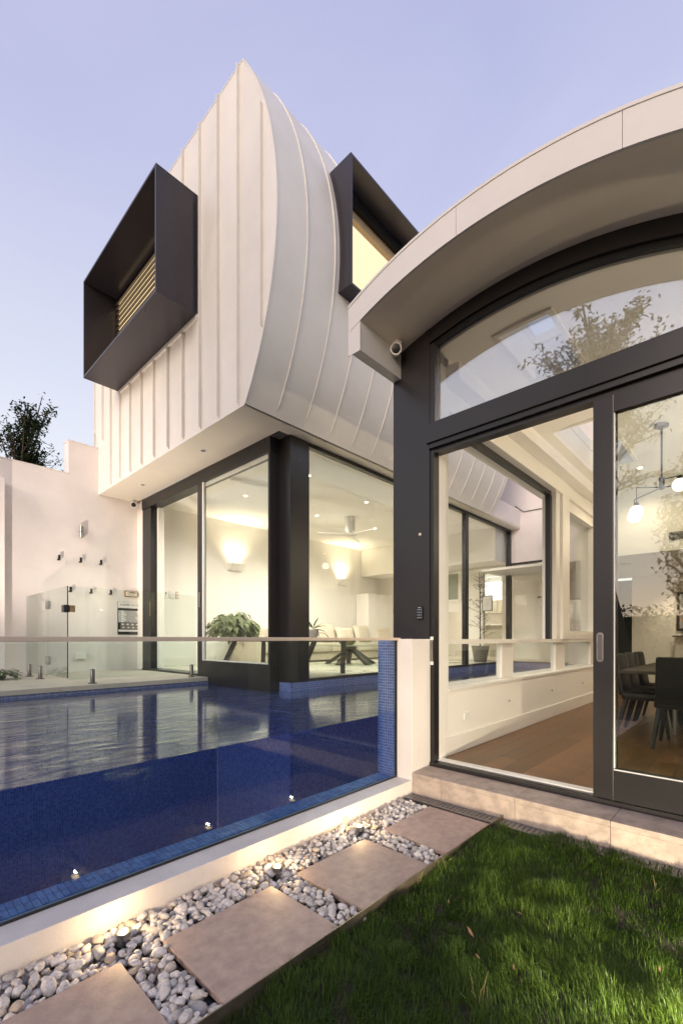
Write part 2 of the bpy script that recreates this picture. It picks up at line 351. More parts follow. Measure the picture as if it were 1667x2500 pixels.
# ------------------------------------------------------------------ ground, lawn soil, bed
GX0, GX1, GY0, GY1 = -2.6, 10.2, 2.2, 5.9
g = meshobj('ground', [(-150,-150,-.12),(150,-150,-.12),(150,GY0,-.12),(-150,GY0,-.12),
    (-150,GY1,-.12),(150,GY1,-.12),(150,150,-.12),(-150,150,-.12),
    (GX0,GY0,-.12),(GX0,GY1,-.12),(GX1,GY0,-.12),(GX1,GY1,-.12)],
    [(0,1,2,10,8,3),(4,9,11,5,6,7),(3,8,9,4),(10,2,5,11)], EARTH, kind='structure')
def soil_h(x, y):
    v = mnoise.noise((x*2.3, y*2.3, 3.7))*0.034 + mnoise.noise((x*6.0, y*6.0, 9.1))*0.026
    return -0.050 + v + 0.05*max(0, min(1, (x-2.3)/0.7)) + .02*max(0, min(1, (y-1.1)/.25))
nx, ny = 70, 60; LX0, LX1, LY0, LY1 = -1.6, 3.02, -2.4, YE-0.012
vs_, fs_ = [], []
for j in range(ny):
    for i in range(nx):
        x = LX0 + (LX1-LX0)*i/(nx-1); y = LY0 + (LY1-LY0)*j/(ny-1); vs_.append((x, y, soil_h(x, y)))
for j in range(ny-1):
    for i in range(nx-1):
        a = j*nx+i; fs_.append((a, a+1, a+nx+1, a+nx))
meshobj('lawn_soil', vs_, fs_, SOIL, smooth=True, kind='structure')

# ------------------------------------------------------------------ path: pavers, pebbles, edging, drain
bed = box('path', -2.4, 3.02, YE+0.004, YW, -.10, -.055, SUBST, kind='structure')
PAV = [(2.42, 3.00), (1.637, 2.222), (0.877, 1.464), (0.115, 0.702), (-0.65, -0.06), (-1.41, -0.82)]
PY0, PY1 = YE+0.006, 1.880
for a, b in PAV:
    bm = bmesh.new(); add_box(bm, a, b, PY0, PY1, -0.028, 0.0, 0.003); bmobj('paver', bm, STONE, bed)
    box('paver_bed', a+.012, b-.012, PY0+.004, PY1-.012, -0.0545, -0.0285, DARKG, bed)
def peb_mesh(seed, sub):
    bm = bmesh.new(); bmesh.ops.create_icosphere(bm, subdivisions=sub, radius=1.0)
    rs = random.Random(seed); s = (rs.uniform(1.0, 1.18), rs.uniform(.60, .92), rs.uniform(.50, .76)); off = Vector((seed*7.3, seed*1.7, seed*3.1))
    cut = [(Vector((rs.gauss(0,1), rs.gauss(0,1), rs.gauss(0,.7))).normalized(), rs.uniform(.62,.85)) for _ in range(4)]
    for v in bm.verts:
        d = v.co.normalized(); r = 1 + .22*mnoise.noise(d*1.25+off) + .07*mnoise.noise(d*3.1+off)
        p = d*r
        for nrm, h in cut:
            q = p.dot(nrm)
            if q > h: p -= nrm*(q-h)*0.75
        v.co = Vector((p.x*s[0], p.y*s[1], p.z*s[2]))
    me = bpy.data.meshes.new('pebble'); bm.to_mesh(me); bm.free(); me.materials.append(PEB)
    me.polygons.foreach_set('use_smooth', [True]*len(me.polygons)); return me
PEBM = [peb_mesh(k, 3) for k in range(9)]; PEBL = [peb_mesh(k, 2) for k in range(9)]
ZL = 0.045
LIGHTS_X = [(P(a, b, z=ZL).x, P(a, b, z=ZL).y) for a, b in ((302, 2275), (677, 2115), (877, 2017))]; LIGHTS_X.append((LIGHTS_X[0][0]-.78, LIGHTS_X[0][1]))
rp = random.Random(11); cells = {}; pebs = []
def inpav(x, y, m): return any(a-m < x < b+m for a, b in PAV) and y < PY1+m and y > PY0-m
def drop(x, y, r):
    z = -0.055 + r*0.45; ci, cj = int(x//.08), int(y//.08)
    for i in (-1, 0, 1):
        for j in (-1, 0, 1):
            for (px, py, pz, pr) in cells.get((ci+i, cj+j), ()):
                d2 = (px-x)**2 + (py-y)**2; rr = (r+pr)*0.80
                if d2 < rr*rr: z = max(z, pz + 0.62*math.sqrt(rr*rr-d2))
    return z
for k in range(15000):
    x = rp.uniform(-1.3, 3.0); y = rp.uniform(PY0+.01, YW-.012); r = rp.choice((.013, .0155, .018, .020, .023, .027))*rp.uniform(.88, 1.14)
    if inpav(x, y, r*.72): continue
    if y > YW - r*.8 or y < PY0 + r*.5 or x > 3.0-r: continue
    if any((x-lx)**2 + (y-ly)**2 < (.026+r*.75)**2 for lx, ly in LIGHTS_X): continue
    z = drop(x, y, r)
    if z > 0.0: continue
    cells.setdefault((int(x//.08), int(y//.08)), []).append((x, y, z, r)); pebs.append((x, y, z, r))
def seen(p):
    t = p[0]*_fw[0] + p[1]*_fw[1]; l = p[0]*_rt[0] + p[1]*_rt[1]
    if t < .3: return None
    u = CX + F*l/t; v = HY - F*(p[2]-CZ)/t
    return t if (-40 < u < 1700 and v < 2560) else None
vis = sorted((p for p in pebs if seen(p) and p[2] > -0.040), key=lambda p: seen(p)/p[3])
near = set(vis[:296])
rest_v, rest_f, tone = [], [], []
for p in pebs:
    k = rp.randrange(9); rot = Matrix.Rotation(rp.uniform(0, 6.28), 4, 'Z') @ Matrix.Rotation(rp.gauss(0, .45), 4, 'X') @ Matrix.Rotation(rp.gauss(0, .35), 4, 'Y')
    M4 = Matrix.Translation(p[:3]) @ rot @ Matrix.Scale(p[3]*1.08, 4)
    if p in near:
        o = bpy.data.objects.new('pebble', PEBM[k]); C.objects.link(o); o.parent = bed; o.matrix_local = M4
    else:
        b0 = len(rest_v); tn = rp.random()
        for v in PEBL[k].vertices: rest_v.append(M4 @ v.co); tone.append(tn)
        for q in PEBL[k].polygons: rest_f.append([i+b0 for i in q.vertices])
po = meshobj('pebble_fill', rest_v, rest_f, PEB, bed, smooth=True, kind='stuff')
at = po.data.attributes.new('tone', 'FLOAT', 'POINT'); at.data.foreach_set('value', tone)
# recessed uplights
for k, (lx, ly) in enumerate(LIGHTS_X):
    t = thing('garden_uplight', 'small lit spike uplight standing in the pebbles, %s from the doorstep' % ('third', 'second', 'first', 'fourth')[k], 'light', (lx, ly, -0.055), 'uplights along the pool wall')
    n_ = Vector((0, .06, 1)).normalized(); c_ = Vector((lx, ly, ZL))
    tube('spike', [(lx, ly, -.06), (lx, ly, ZL-.03)], .008, SPIG, t, 8)
    tube('housing', [c_-n_*.030, c_-n_*.026, c_, c_+n_*.004], [.018, .026, .031, .033], STEEL, t, 20)
    tube('lens', [c_+n_*.0045, c_+n_*.007], .017, LED, t, 18)
    point('lamp', c_+n_*.028, 1.5, (1, .72, .38), .007, t)
# steel edging and drain
bm = bmesh.new(); add_box(bm, -2.4, 3.175, YE-.003, YE+.003, -.09, .027, .0008)
bmobj('lawn_edging', bm, EDGEM, label='thin bronze steel edging strip between the pavers and the lawn', category='edging')
GR = thing('drain_grate', 'narrow slotted metal drain grate along the foot of the step', 'drain', (3.08, 1.0, -.05))
y0g, y1g = -2.4, 2.14
box('trough', 3.03, 3.148, y0g, y1g, -.10, -.024, DARKG, GR)
box('rail', 3.025, 3.040, y0g, y1g, -.02, .004, GRATE, GR, .001); box('rail', 3.136, 3.149, y0g, y1g, -.02, .004, GRATE, GR, .001)
bm = bmesh.new(); add_box(bm, 3.041, 3.135, -.0145, .0145, -.018, .002, .001)
sl = bmobj('slat', bm, GRATE, GR); sl.location = (0, y1g-.02, 0)
k = 1
while y1g-.02-k*.034 > -1.2:
    o = sl.copy(); C.objects.link(o); o.location = (0, y1g-.02-k*.034, 0); k += 1

# ------------------------------------------------------------------ step in front of the dining wing
st = thing('doorstep', 'long beige stone step under the charcoal sliding doors', 'step', (3.3, 0, 0))
box('core', XS+.02, XH+.02, -2.4, YW-.004, -.1, .13, DARKG, st)
jy = [YW-.002, 1.872, 1.277, .682, .087, -.508, -1.10, -1.70, -2.4]
for a, b in zip(jy, jy[1:]):
    box('riser_slab', XS+.003, XS+.022, b+.0015, a-.0015, -.02, .1335, STEPST, st, .0015)
    box('tread_slab', XS-.002, XH+.02, b+.0012, a-.0012, .135, .173, STEPST, st, .004)

# ------------------------------------------------------------------ swimming pool
PX0, ZF = -2.5, -1.75
pool = thing('swimming_pool', 'raised blue mosaic swimming pool with a long glass side wall', 'pool', (1, 4, ZF))
box('front_wall', PX0, XS-.001, YW, 2.47, ZF-.1, .107, LEDGE, pool, .004, label='low white rendered ledge under the pool glass')
box('pool_floor', PX0, 10.1, 2.40, 5.82, ZF-.15, ZF, TILE_Z, pool)
box('inner_lining', PX0, 10.1, 2.471, 2.479, ZF, .107, TILE_Y, pool)
box('back_lining', PX0, XC, 5.80, 5.86, ZF, .70, TILE_Y, pool)
box('end_lining', PX0-.02, PX0, 2.31, 5.8, ZF, .70, TILE_X, pool)
box('lounge_lining', XC+.001, XC+.05, YC+.001, 5.80, ZF, .6395, TILE_X, pool); box('waterline_band', XC, XC+.05, YC, 5.80, .64, ZA-.025, TILE_B, pool, label='light blue mosaic waterline band at the lounge corner')
box('lounge_side_lining', XC+.0505, 10.1, YC+.001, YC+.05, ZF, .6395, TILE_Y, pool); box('waterline_band', XC+.0505, 10.1, YC, YC+.05, .64, ZA-.025, TILE_BY, pool)
box('far_lining', 10.09, 10.11, 2.5, YC, ZF, ZA-.02, TILE_X, pool)
box('side_lining', XS, 10.1, 2.479, 2.502, ZF, .83, TILE_Y, pool)
box('post_tiles', XS-.009, XS-.0005, YG+.012, 2.502, .108, 1.287, TILE_B, pool, label='mosaic strip on the inner side of the white post')
# ledge tiles inside the glass
box('grout_bed', PX0, XS-.012, YG+.016, 2.472, .1072, .112, GROUT, pool)
bm = bmesh.new(); add_box(bm, -.0135, .0135, -.0345, .0345, 0, .006, .0012)
tp = bmobj('tile', bm, LTILE, pool); tp.location = (0.32, YG+.053, .1115)
tm2 = tp.data.copy(); tm2.materials[0] = LTILE2
for i in range(0, 97):
    for j in range(2):
        if i == 0 and j == 0: continue
        x = 0.32 + i*.0292
        if x > XS-.03: continue
        o = tp.copy(); C.objects.link(o); o.location = (x, YG+.053+j*.0715, .1115)
        if random.random() < .35: o.data = tm2
bm = bmesh.new()
for i in range(1, 96):
    for j in range(2): add_box(bm, .32-i*.0292-.0135, .32-i*.0292+.0135, YG+.0185+j*.0715, YG+.0875+j*.0715, .1115, .1175)
bmobj('tile_row', bm, LTILE, pool, kind='stuff')
box('glass_wall', PX0, XS-.012, YG-.006, YG+.006, .109, 1.290, POOLG, pool)
box('gasket', PX0, XS-.004, YG-.014, YG-.0065, .1072, .119, CHAR, pool); box('gasket', XS-.0115, XS-.0005, YG-.012, YG+.011, .119, 1.287, CHAR, pool)
box('cap_rail', PX0, XS+.03, YG-.028, YG+.030, 1.288, 1.311, BEIGE, pool, .003)
box('post', XS, XH-.004, YW, 2.478, 0, 1.299, WHITE, pool, .004, label='white rendered end post of the pool wall')
# water
_wp = [(PX0+.003, YG+.0075), (XS-.012, YG+.0075), (XS-.012, 2.506), (10.085, 2.506), (10.085, YC-.003), (XC-.003, YC-.003), (XC-.003, 5.797), (PX0+.003, 5.797)]
_wl = prism('water', _wp, 'z', .1185, ZWAT, WATER, None, kind='structure')
# pool lights under water stay off in the picture; deck and coping
deck = box('deck', PX0, XC-.16, 5.86, YB, ZDK-.09, ZDK-.036, DARKG, kind='structure')
xs_ = [-2.5, -1.7, -.9, -.1, .7, 1.5, 2.3, 3.365]
for a, b in zip(xs_, xs_[1:]):
    for c, d in ((5.785, 6.2), (6.2, 6.9), (6.9, 7.6), (7.6, YB)):
        box('paver', a+.001, b-.001, c+.001, d-.001, ZDK-.055 if c < 6 else ZDK-.035, ZDK, DECKST, deck, .002)

# ------------------------------------------------------------------ boundary wall and what hangs on it
bw = thing('boundary_wall', 'tall stepped pink-white rendered wall behind the pool deck', 'wall', (0, YB, 0))
prism('wall', [(-6, 0), (3.50, 0), (3.50, 4.50), (2.765, 4.50), (2.765, 4.57), (2.285, 4.57), (2.285, 4.02), (-6, 4.02)], 'y', YB, YB+.22, WHITE, bw)
box('coping', 2.275, 2.735, YB-.008, YB+.23, 4.571, 4.586, WHITE, bw); box('coping', -6, 2.283, YB-.008, YB+.23, 4.021, 4.036, WHITE, bw)
xp = P(4, 1300, y=YB).x
box('pier', xp-1.2, xp, YB-.25, YB-.001, ZDK-.02, 3.66, WHITE, bw, .004)
def wp(a, b, y=YB): return P(a*.3571, 900+b*.3571, y=y)
p = wp(550, 1120)
t = thing('wall_light', 'slim steel up-down wall light above the hooks', 'light', (p.x, YB, p.z))
tube('body', [(p.x, YB-.065, p.z-.095), (p.x, YB-.065, p.z-.004)], .033, STEEL, t, 18); tube('body', [(p.x, YB-.065, p.z+.004), (p.x, YB-.065, p.z+.095)], .033, STEEL, t, 18)
box('bracket', p.x-.018, p.x+.018, YB-.06, YB+.001, p.z-.03, p.z+.03, STEEL, t)
rowl = ('upper row', 'lower row behind the glass')
for i, q in enumerate(((400,1295),(547,1312),(685,1328),(478,1512),(618,1524),(752,1532))):
    p = wp(*q)
    which = ('first', 'second', 'third')[i % 3]
    t = thing('wall_hook', 'small black wall hook, %s from the pier in the %s' % (which, rowl[i//3]), 'hook', (p.x, YB, p.z), 'black hooks on the boundary wall')
    tube('peg', [(p.x, YB+.001, p.z-.025), (p.x, YB-.055, p.z-.025)], .016, BLACK, t, 12)
    box('tab', p.x-.018, p.x+.018, YB-.072, YB-.05, p.z-.042, p.z+.045, BLACK, t, .008)
# CPR sign
a = wp(805, 1592); b = wp(970, 1820); YS = YB-.012
sg = thing('cpr_sign', 'white and black resuscitation chart fixed to the wall by the sliding door', 'sign', ((a.x+b.x)/2, YB, b.z))
W_, H_ = b.x-a.x, a.z-b.z
def sgb(name, u0, u1, v0, v1, m, d): return box(name, a.x+W_*u0, a.x+W_*u1, YS-d, YS+.001, a.z-H_*v1, a.z-H_*v0, m, sg)
box('board', a.x, b.x, YS, YB, b.z, a.z, SIGNK, sg, .003)
sgb('title_panel', .005, .995, .004, .19, SIGNW, .0015)
for i in range(7):
    v = .265 + i*.052; sgb('print_row', .115, .97, v, v+.046, SIGNW, .0015)
    sgb('letter_box', .03, .10, v, v+.046, SIGNW, .0015)
    text('letter', 'DRSABCD'[i], H_*.045, (a.x+W_*.065, YS-.002, a.z-H_*(v+.040)), (R(90), 0, 0), SIGNK, sg)
    for k in range(2): sgb('print_line', .24+.05*((i*7+k*3) % 3), .72+.05*((i*5+k) % 4), v+.010+.018*k, v+.018+.018*k, SIGNK, .0022)
GREYP = mat('sign_grey', (0.22, 0.21, 0.20), 0.5)
sgb('photo_panel', .11, .97, .645, .725, GREYP, .0015); sgb('photo_panel', .11, .97, .74, .82, GREYP, .0015)
for i in range(4): sgb('picture', .16+.2*i, .24+.2*i, .66, .71, SIGNW, .002); sgb('picture', .2+.2*i, .26+.2*i, .755, .80, SIGNW, .002)
sgb('footer', .03, .97, .845, .905, SIGNW, .0015)
text('title', 'A GUIDE TO CPR', H_*.078, (a.x+W_/2, YS-.0022, a.z-H_*.115), (R(90), 0, 0), SIGNK, sg)
# bulkhead light above the sign, junction boxes
a, b = wp(850, 1518), wp(935, 1565)
t = thing('bulkhead_lamp', 'brass and glass bulkhead lamp above the chart', 'light', ((a.x+b.x)/2, YB, b.z))
BRASS = mat('aged_brass', (0.42, 0.28, 0.14), 0.35, metal=0.8, var=.2, vscale=20)
box('base', a.x, b.x, YB-.03, YB+.001, b.z, a.z, BRASS, t, .012)
bm = bmesh.new(); add_box(bm, a.x+.012, b.x-.012, YB-.085, YB-.028, b.z+.012, a.z-.012, .02)
bmobj('lens', bm, mat('frosted_lens', (.62,.55,.46), .25), t, True); box('guard', a.x+.06, b.x-.06, YB-.09, YB-.02, (a.z+b.z)/2+.012, (a.z+b.z)/2+.028, BRASS, t)
p = wp(550, 1965)
box('outlet_box', p.x-.075, p.x+.075, YB-.05, YB+.001, p.z-.05, p.z+.05, PLAST, bev=.008, label='white weatherproof outlet low on the boundary wall', category='outlet')
p = wp(298, 1620)
box('junction_box', p.x-.05, p.x+.06, YB-.05, YB+.001, p.z-.08, p.z+.08, PLAST, bev=.01, label='white junction box on the wall behind the glass gate', category='box')
def dome_cam(label, p, d, mount):
    t = thing('security_camera', label, 'camera', mount)
    d = Vector(d).normalized()
    tube('base', [mount, Vector(mount)+(Vector(p)-Vector(mount))*.6], .045, PLAST, t, 18)
    tube('head', [Vector(p)-d*.06, Vector(p)-d*.045, Vector(p)+d*.05], [.03, .052, .052], PLAST, t, 20)
    tube('lens', [Vector(p)+d*.045, Vector(p)+d*.055, Vector(p)+d*.058], [.04, .038, .02], BLACK, t, 18)
dome_cam('small white turret camera under the soffit by the boundary wall', (3.28, YB-.13, 3.70), (-.4, -1, -.35), (3.28, YB-.08, ZS+.002))

# ------------------------------------------------------------------ frameless glass pool fence
XGt = 1.63; YF = 5.95
fn = thing('glass_fence', 'frameless clear glass pool fence panel along the coping', 'fence', (2.4, YF, ZDK))
xr = P(478, 1600, y=YF).x
box('glass_panel', XGt+.006, xr, YF-.006, YF+.006, ZDK+.06, 1.925, FENCEG, fn)
def spigot(x, y, par, along='x'):
    tube('spigot', [(x, y, ZDK-.001), (x, y, ZDK+.012), (x, y, ZDK+.0121), (x, y, ZDK+.17), (x, y, ZDK+.18)], [.05, .05, .026, .026, .020], SPIG, par, 18, True)
for q in ((217, 1667), (453, 1651)): spigot(P(*q, z=ZDK).x, YF, fn)
f2 = thing('glass_fence', 'frameless fixed glass pool fence panel running back to the wall', 'fence', (XGt, 7.2, ZDK))
yh = P(118, 1600, x=XGt).y; yf = P(76, 1600, x=XGt).y
box('glass_panel', XGt-.006, XGt+.006, yh+.004, yf+.25, ZDK+.06, 1.925, FENCEG, f2)
for q in ((84, 1651), (110, 1657)): spigot(XGt, min(max(P(*q, z=ZDK).y, yh+.1), yf+.1), f2)
gt = thing('glass_gate', 'frameless glass pool gate with black latch and steel hinges', 'gate', (XGt, 6.3, ZDK))
box('glass_panel', XGt-.006, XGt+.006, YF+.008, yh-.004, ZDK+.08, 1.925, FENCEG, gt)
for z in (P(118, 900+1617*.3571, x=XGt).z, P(118, 900+1995*.3571, x=XGt).z):
    box('hinge', XGt-.022, XGt+.022, yh-.05, yh+.05, z-.055, z+.055, STEEL, gt, .012)
zl = P(166, 900+1640*.3571, y=YF).z
box('latch', XGt-.045, XGt+.02, YF-.012, YF+.09, zl-.045, zl+.045, BLACK, gt, .014); box('striker', XGt+.021, XGt+.075, YF-.02, YF+.02, zl-.04, zl+.04, BRASS, gt, .004)
box('edge_seal', XGt-.004, XGt+.004, YF-.004, YF+.0075, ZDK+.08, 1.925, BLACK, gt)

# ------------------------------------------------------------------ lounge wing: clad upper storey over a glazed room
ha = thing('house_wing', 'two-storey lounge wing with bulging white seamed-metal upper floor above the pool', 'house', (6, 6, 0))
# profile of the bulging flank: circle through three points
def circ(p1, p2, p3):
    (x1,y1),(x2,y2),(x3,y3) = p1, p2, p3
    d = 2*(x1*(y2-y3)+x2*(y3-y1)+x3*(y1-y2))
    ux = ((x1*x1+y1*y1)*(y2-y3)+(x2*x2+y2*y2)*(y3-y1)+(x3*x3+y3*y3)*(y1-y2))/d
    uy = ((x1*x1+y1*y1)*(x3-x2)+(x2*x2+y2*y2)*(x1-x3)+(x3*x3+y3*y3)*(x2-x1))/d
    return ux, uy, math.hypot(x1-ux, y1-uy)
_cy, _cz, _cr = circ((3.965, ZS), (3.43, 5.62), (4.0, ZT))
def yc(z): return _cy - math.sqrt(max(0, _cr*_cr-(z-_cz)**2))
ZSm = lin(ZS, ZT, 41)
seams = [8.44, 8.047, 7.683, 7.301, 6.910, 6.503, 6.105, 5.691, 5.284, 4.870, 4.470, 4.076, 3.662, 3.40]
def rib_z(y):
    zs = [z for z in ZSm if yc(z) < y-.004]
    return (zs[0], zs[-1]) if zs else None
BX = dict(y0=4.93, y1=7.36, z0=5.19, z1=6.632)     # left window box
for a, b in zip(seams, seams[1:]):      # a > b
    bm = bmesh.new()
    col = [(max(b, yc(z)), z) for z in ZSm if max(b, yc(z)) < a - 1e-4]
    zl0 = ZS if a < 8.3 else 4.60
    if a > 8.3: col = [(b, 4.60), (b, ZT)]
    vv = [(XF, y, z) for y, z in col]
    top = [(XF, a, col[-1][1]), (XF, a, col[0][1])] if not a > 8.3 else [(XF, a, ZT), (XF, a, 4.60)]
    f1 = [bm.verts.new(p) for p in vv + top]
    f2_ = [bm.verts.new((p[0]+.02, p[1], p[2])) for p in vv + top]
    bm.faces.new(f1); bm.faces.new(f2_[::-1])
    for i in range(len(f1)):
        j = (i+1) % len(f1); bm.faces.new((f1[j], f1[i], f2_[i], f2_[j]))
    if b > 3.5:
        rz = rib_z(b)
        if rz:
            z0, z1 = rz
            z0 = max(z0, 4.6 if a > 8.3 else z0)
            v = add_box(bm, XF-.036, XF-.0005, b-.006, b+.006, z0+.012, z1-(.0 if z1 > 7.4 else .02))
            for q in v:
                if q.co.z < z0+.02 and q.co.x < XF-.01: q.co.z += .035
    if a > 8.3: add_box(bm, XF-.028, XF-.0005, a-.01, a+.004, 4.6, ZT)
    bmobj('cladding_panel', bm, METAL, ha)
# short return panel between soffit and wall top
box('cladding_panel', XF, XF+.02, 8.047, YB-.002, ZS, 4.60, METAL, ha); 
# flank
xs_f = [XF + .006]; 
while xs_f[-1] + .412 < XE: xs_f.append(3.140 + .412*(len(xs_f)-1))
xs_f.append(XE)
nF = 34; zf = lin(ZS, ZT, nF)
HX0, HX1, HZ0, HZ1 = 3.640, 6.035, 5.195, 6.608          # opening for the window box
zh = sorted(zf + [HZ0, HZ1])
def seam(xb, zs):
    bm = bmesh.new(); rows = []
    for i, z in enumerate(zs):
        t_ = Vector((0, _cy-yc(z), _cz-z)).normalized()    # inward normal
        h = .011 if 0 < i < len(zs)-1 else .003
        p = Vector((xb, yc(z), z + (.03 if i == 0 else 0)))
        rows.append([bm.verts.new(p+Vector((-.006,0,0))+t_*.004), bm.verts.new(p+Vector((-.006,0,0))-t_*h), bm.verts.new(p+Vector((.006,0,0))-t_*h), bm.verts.new(p+Vector((.006,0,0))+t_*.004)])
    for r0, r1 in zip(rows, rows[1:]):
        for q in range(4): bm.faces.new((r0[q], r1[q], r1[(q+1) % 4], r0[(q+1) % 4]))
    bm.faces.new(rows[0]); bm.faces.new(rows[-1][::-1])
    bmobj('standing_seam', bm, METAL, ha)
def flank_panel(a, b, zh):
    bm = bmesh.new()
    xc_ = [a] + [c for c in (HX0, HX1) if a < c < b] + [b]
    G = [[bm.verts.new((x, yc(z), z)) for z in zh] for x in xc_]; G2 = [[bm.verts.new((x, yc(z)+.03, z)) for z in zh] for x in xc_]
    for i in range(len(xc_)-1):
        hx = HX0-.001 < xc_[i] and xc_[i+1] < HX1+.001
        for j in range(len(zh)-1):
            if hx and HZ0-.001 < zh[j] and zh[j+1] < HZ1+.001: continue
            bm.faces.new((G[i][j], G[i+1][j], G[i+1][j+1], G[i][j+1])); bm.faces.new((G2[i][j+1], G2[i+1][j+1], G2[i+1][j], G2[i][j]))
            if i == 0: bm.faces.new((G[0][j+1], G2[0][j+1], G2[0][j], G[0][j]))
            if i == len(xc_)-2: bm.faces.new((G[-1][j], G2[-1][j], G2[-1][j+1], G[-1][j+1]))
        bm.faces.new((G[i][0], G2[i][0], G2[i+1][0], G[i+1][0])); bm.faces.new((G[i][-1], G[i+1][-1], G2[i+1][-1], G2[i][-1]))
    bmesh.ops.delete(bm, geom=[v for v in bm.verts if not v.link_faces], context='VERTS')
    me_ = bpy.data.meshes.new('cladding_panel'); bm.to_mesh(me_); bm.free(); me_.materials.append(METAL)
    me_.polygons.foreach_set('use_smooth', [True]*len(me_.polygons)); me_.set_sharp_from_angle(angle=R(42))
    link(bpy.data.objects.new('cladding_panel', me_), ha)
for k, (a, b) in enumerate(zip(xs_f, xs_f[1:])):
    if a > HX0 and b < HX1:
        flank_panel(a+.0006, b-.0006, [z for z in zh if z <= HZ0]); flank_panel(a+.0006, b-.0006, [z for z in zh if z >= HZ1])
    else: flank_panel(a+.0006, b-.0006, zh)
    if k < len(xs_f)-2:
        if HX0-.03 < b < HX1+.03: seam(b, [z for z in zf if z < HZ0-.06]); seam(b, [z for z in zf if z > HZ1+.03])
        else: seam(b, zf)
# corner trim following the edge
bm = bmesh.new(); rows = []
for z in zf:
    rows.append([bm.verts.new(p) for p in ((XF-.006, yc(z)-.005, z), (XF+.012, yc(z)-.005, z), (XF+.012, yc(z)+.010, z), (XF-.006, yc(z)+.010, z))])
for r0, r1 in zip(rows, rows[1:]):
    for q in range(4): bm.faces.new((r0[q], r1[q], r1[(q+1) % 4], r0[(q+1) % 4]))
bm.faces.new(rows[0]); bm.faces.new(rows[-1][::-1]); bmobj('corner_trim', bm, METAL, ha)
box('roof', XF+.03, XE-.002, 4.03, 8.44, ZT-.12, ZT-.004, METAL, ha)
box('parapet_cap', XF-.004, XF+.05, 4.0, 8.445, ZT-.003, ZT+.012, METAL, ha)
box('rear_wall', XF+.03, XE, 8.38, 8.44, 4.6, ZT-.125, WHITE, ha)
prism('end_wall', [(yc(z)+.032, z) for z in zf] + [(8.37, ZT-.125), (8.37, ZS+.02)], 'x', XE-.08, XE-.004, WHITE, ha)
# soffit panels, with shadow gap joints
for a, b in ((4.0, 6.45), (6.453, YB-.003)):
    box('soffit_panel', XF+.002, 3.375, a if a > 4.1 else 3.972, b, ZS, ZS+.02, SOFFIT, ha)
box('soffit_panel', 3.3765, 3.995, 3.972, YC+.03, ZS, ZS+.02, SOFFIT, ha)
box('soffit_panel', 3.998, 10.1, 3.972, YC+.03, ZS, ZS+.02, SOFFIT, ha)
box('soffit_drip', XF, XF+.012, 3.98, YB-.003, ZS-.008, ZS, METAL, ha)
# recessed soffit lights
for k, q in enumerate(((977, 793), (1390, 560))):
    p = P(q[0]*.3571, 900+q[1]*.3571, z=ZS)
    lathe('downlight', [(.052, -.004), (.052, .001), (.036, .001), (.032, .012)], (p.x, p.y, ZS-.001), PLAST, ha, 24)
    lathe('downlight_lens', [(.030, 0), (.03, .002)], (p.x, p.y, ZS-.006), mat('lens_dim%d' % k, (.05,.045,.04), .2, coat=.3), ha, 16)
# window boxes
def left_box():
    y0, y1, z0, z1 = BX['y0'], BX['y1'], BX['z0'], BX['z1']; xf = 2.222; th = .028
    o = bpy.data.objects.new('window_box', None); link(o, ha)
    mk = lambda n, x0, x1, ya, yb, za, zb, m, bev=0: box(n, x0, x1, ya, yb, za, zb, m, o, bev)
    mk('top_plate', xf, XF-.001, y0, y1, z1-th, z1, BOXM, .002); mk('bottom_plate', xf, XF-.001, y0, y1, z0, z0+th, BOXM, .002)
    mk('side_plate', xf+.0005, XF-.001, y0+.0005, y0+th, z0+th, z1-th, BOXM); mk('side_plate', xf+.0005, XF-.001, y1-th, y1-.0005, z0+th, z1-th, BOXM)
    mk('back_panel', XF-.05, XF-.036, y0+th, y1-th, z0+th, z1-th, BLACK)
    mk('lit_window', XF-.056, XF-.0505, y0+.10, y1-.13, z0+.08, z1-.14, LITW)
    zz = z0+.10
    while zz < z1-.17:
        bm = bmesh.new(); add_box(bm, XF-.100, XF-.064, y0+.08, y1-.11, zz-.006, zz+.006, 0, Matrix.Rotation(R(-22), 3, 'Y'), (XF-.082, 0, zz))
        bmobj('slat', bm, DWOOD, o); zz += .078
    mk('flashing', XF-.03, XF-.001, y0-.02, y1+.02, z0-.045, z0-.001, METAL)
SLAT = mat('timber_slat', (0.50, 0.36, 0.20), 0.5, var=.2, vscale=12)
left_box()
def right_box():
    x0, x1, yf, z0, z1 = 3.625, 6.05, 3.262, 5.18, 6.622; th = .028
    o = bpy.data.objects.new('window_box', None); link(o, ha)
    mk = lambda n, xa, xb, ya, yb, za, zb, m, bev=0: box(n, xa, xb, ya, yb, za, zb, m, o, bev)
    mk('top_plate', x0, x1, yf, 3.75, z1-th, z1, BOXM, .002); mk('bottom_plate', x0, x1, yf, 3.70, z0, z0+th, BOXM, .002)
    mk('side_plate', x0+.0005, x0+th, yf+.0005, 3.70, z0+th, z1-th, BOXM); mk('side_plate', x1-th, x1-.0005, yf+.0005, 3.7, z0+th, z1-th, BOXM)
    mk('back_panel', x0+th, x1-th, 3.635, 3.65, z0+th, z1-th, BLACK)
    mk('head_frame', x0+th, x1-th, 3.52, 3.634, z1-.16, z1-th, BLACK)
    mk('window_frame', x0+th, x1-th, 3.58, 3.634, z1-.22, z1-.161, SLAT); mk('window_frame', x0+th, x1-th, 3.55, 3.634, z1-.30, z1-.25, SLAT)
    mk('window_frame', x0+1.2, x0+1.25, 3.57, 3.634, z0+th, z1-.31, SLAT)
    mk('lit_blind', x0+th, x1-th, 3.615, 3.634, z0+th, z1-.16, BLIND)
    mk('flashing', x0-.02, x1+.02, 3.50, 3.66, z0-.045, z0-.001, METAL)
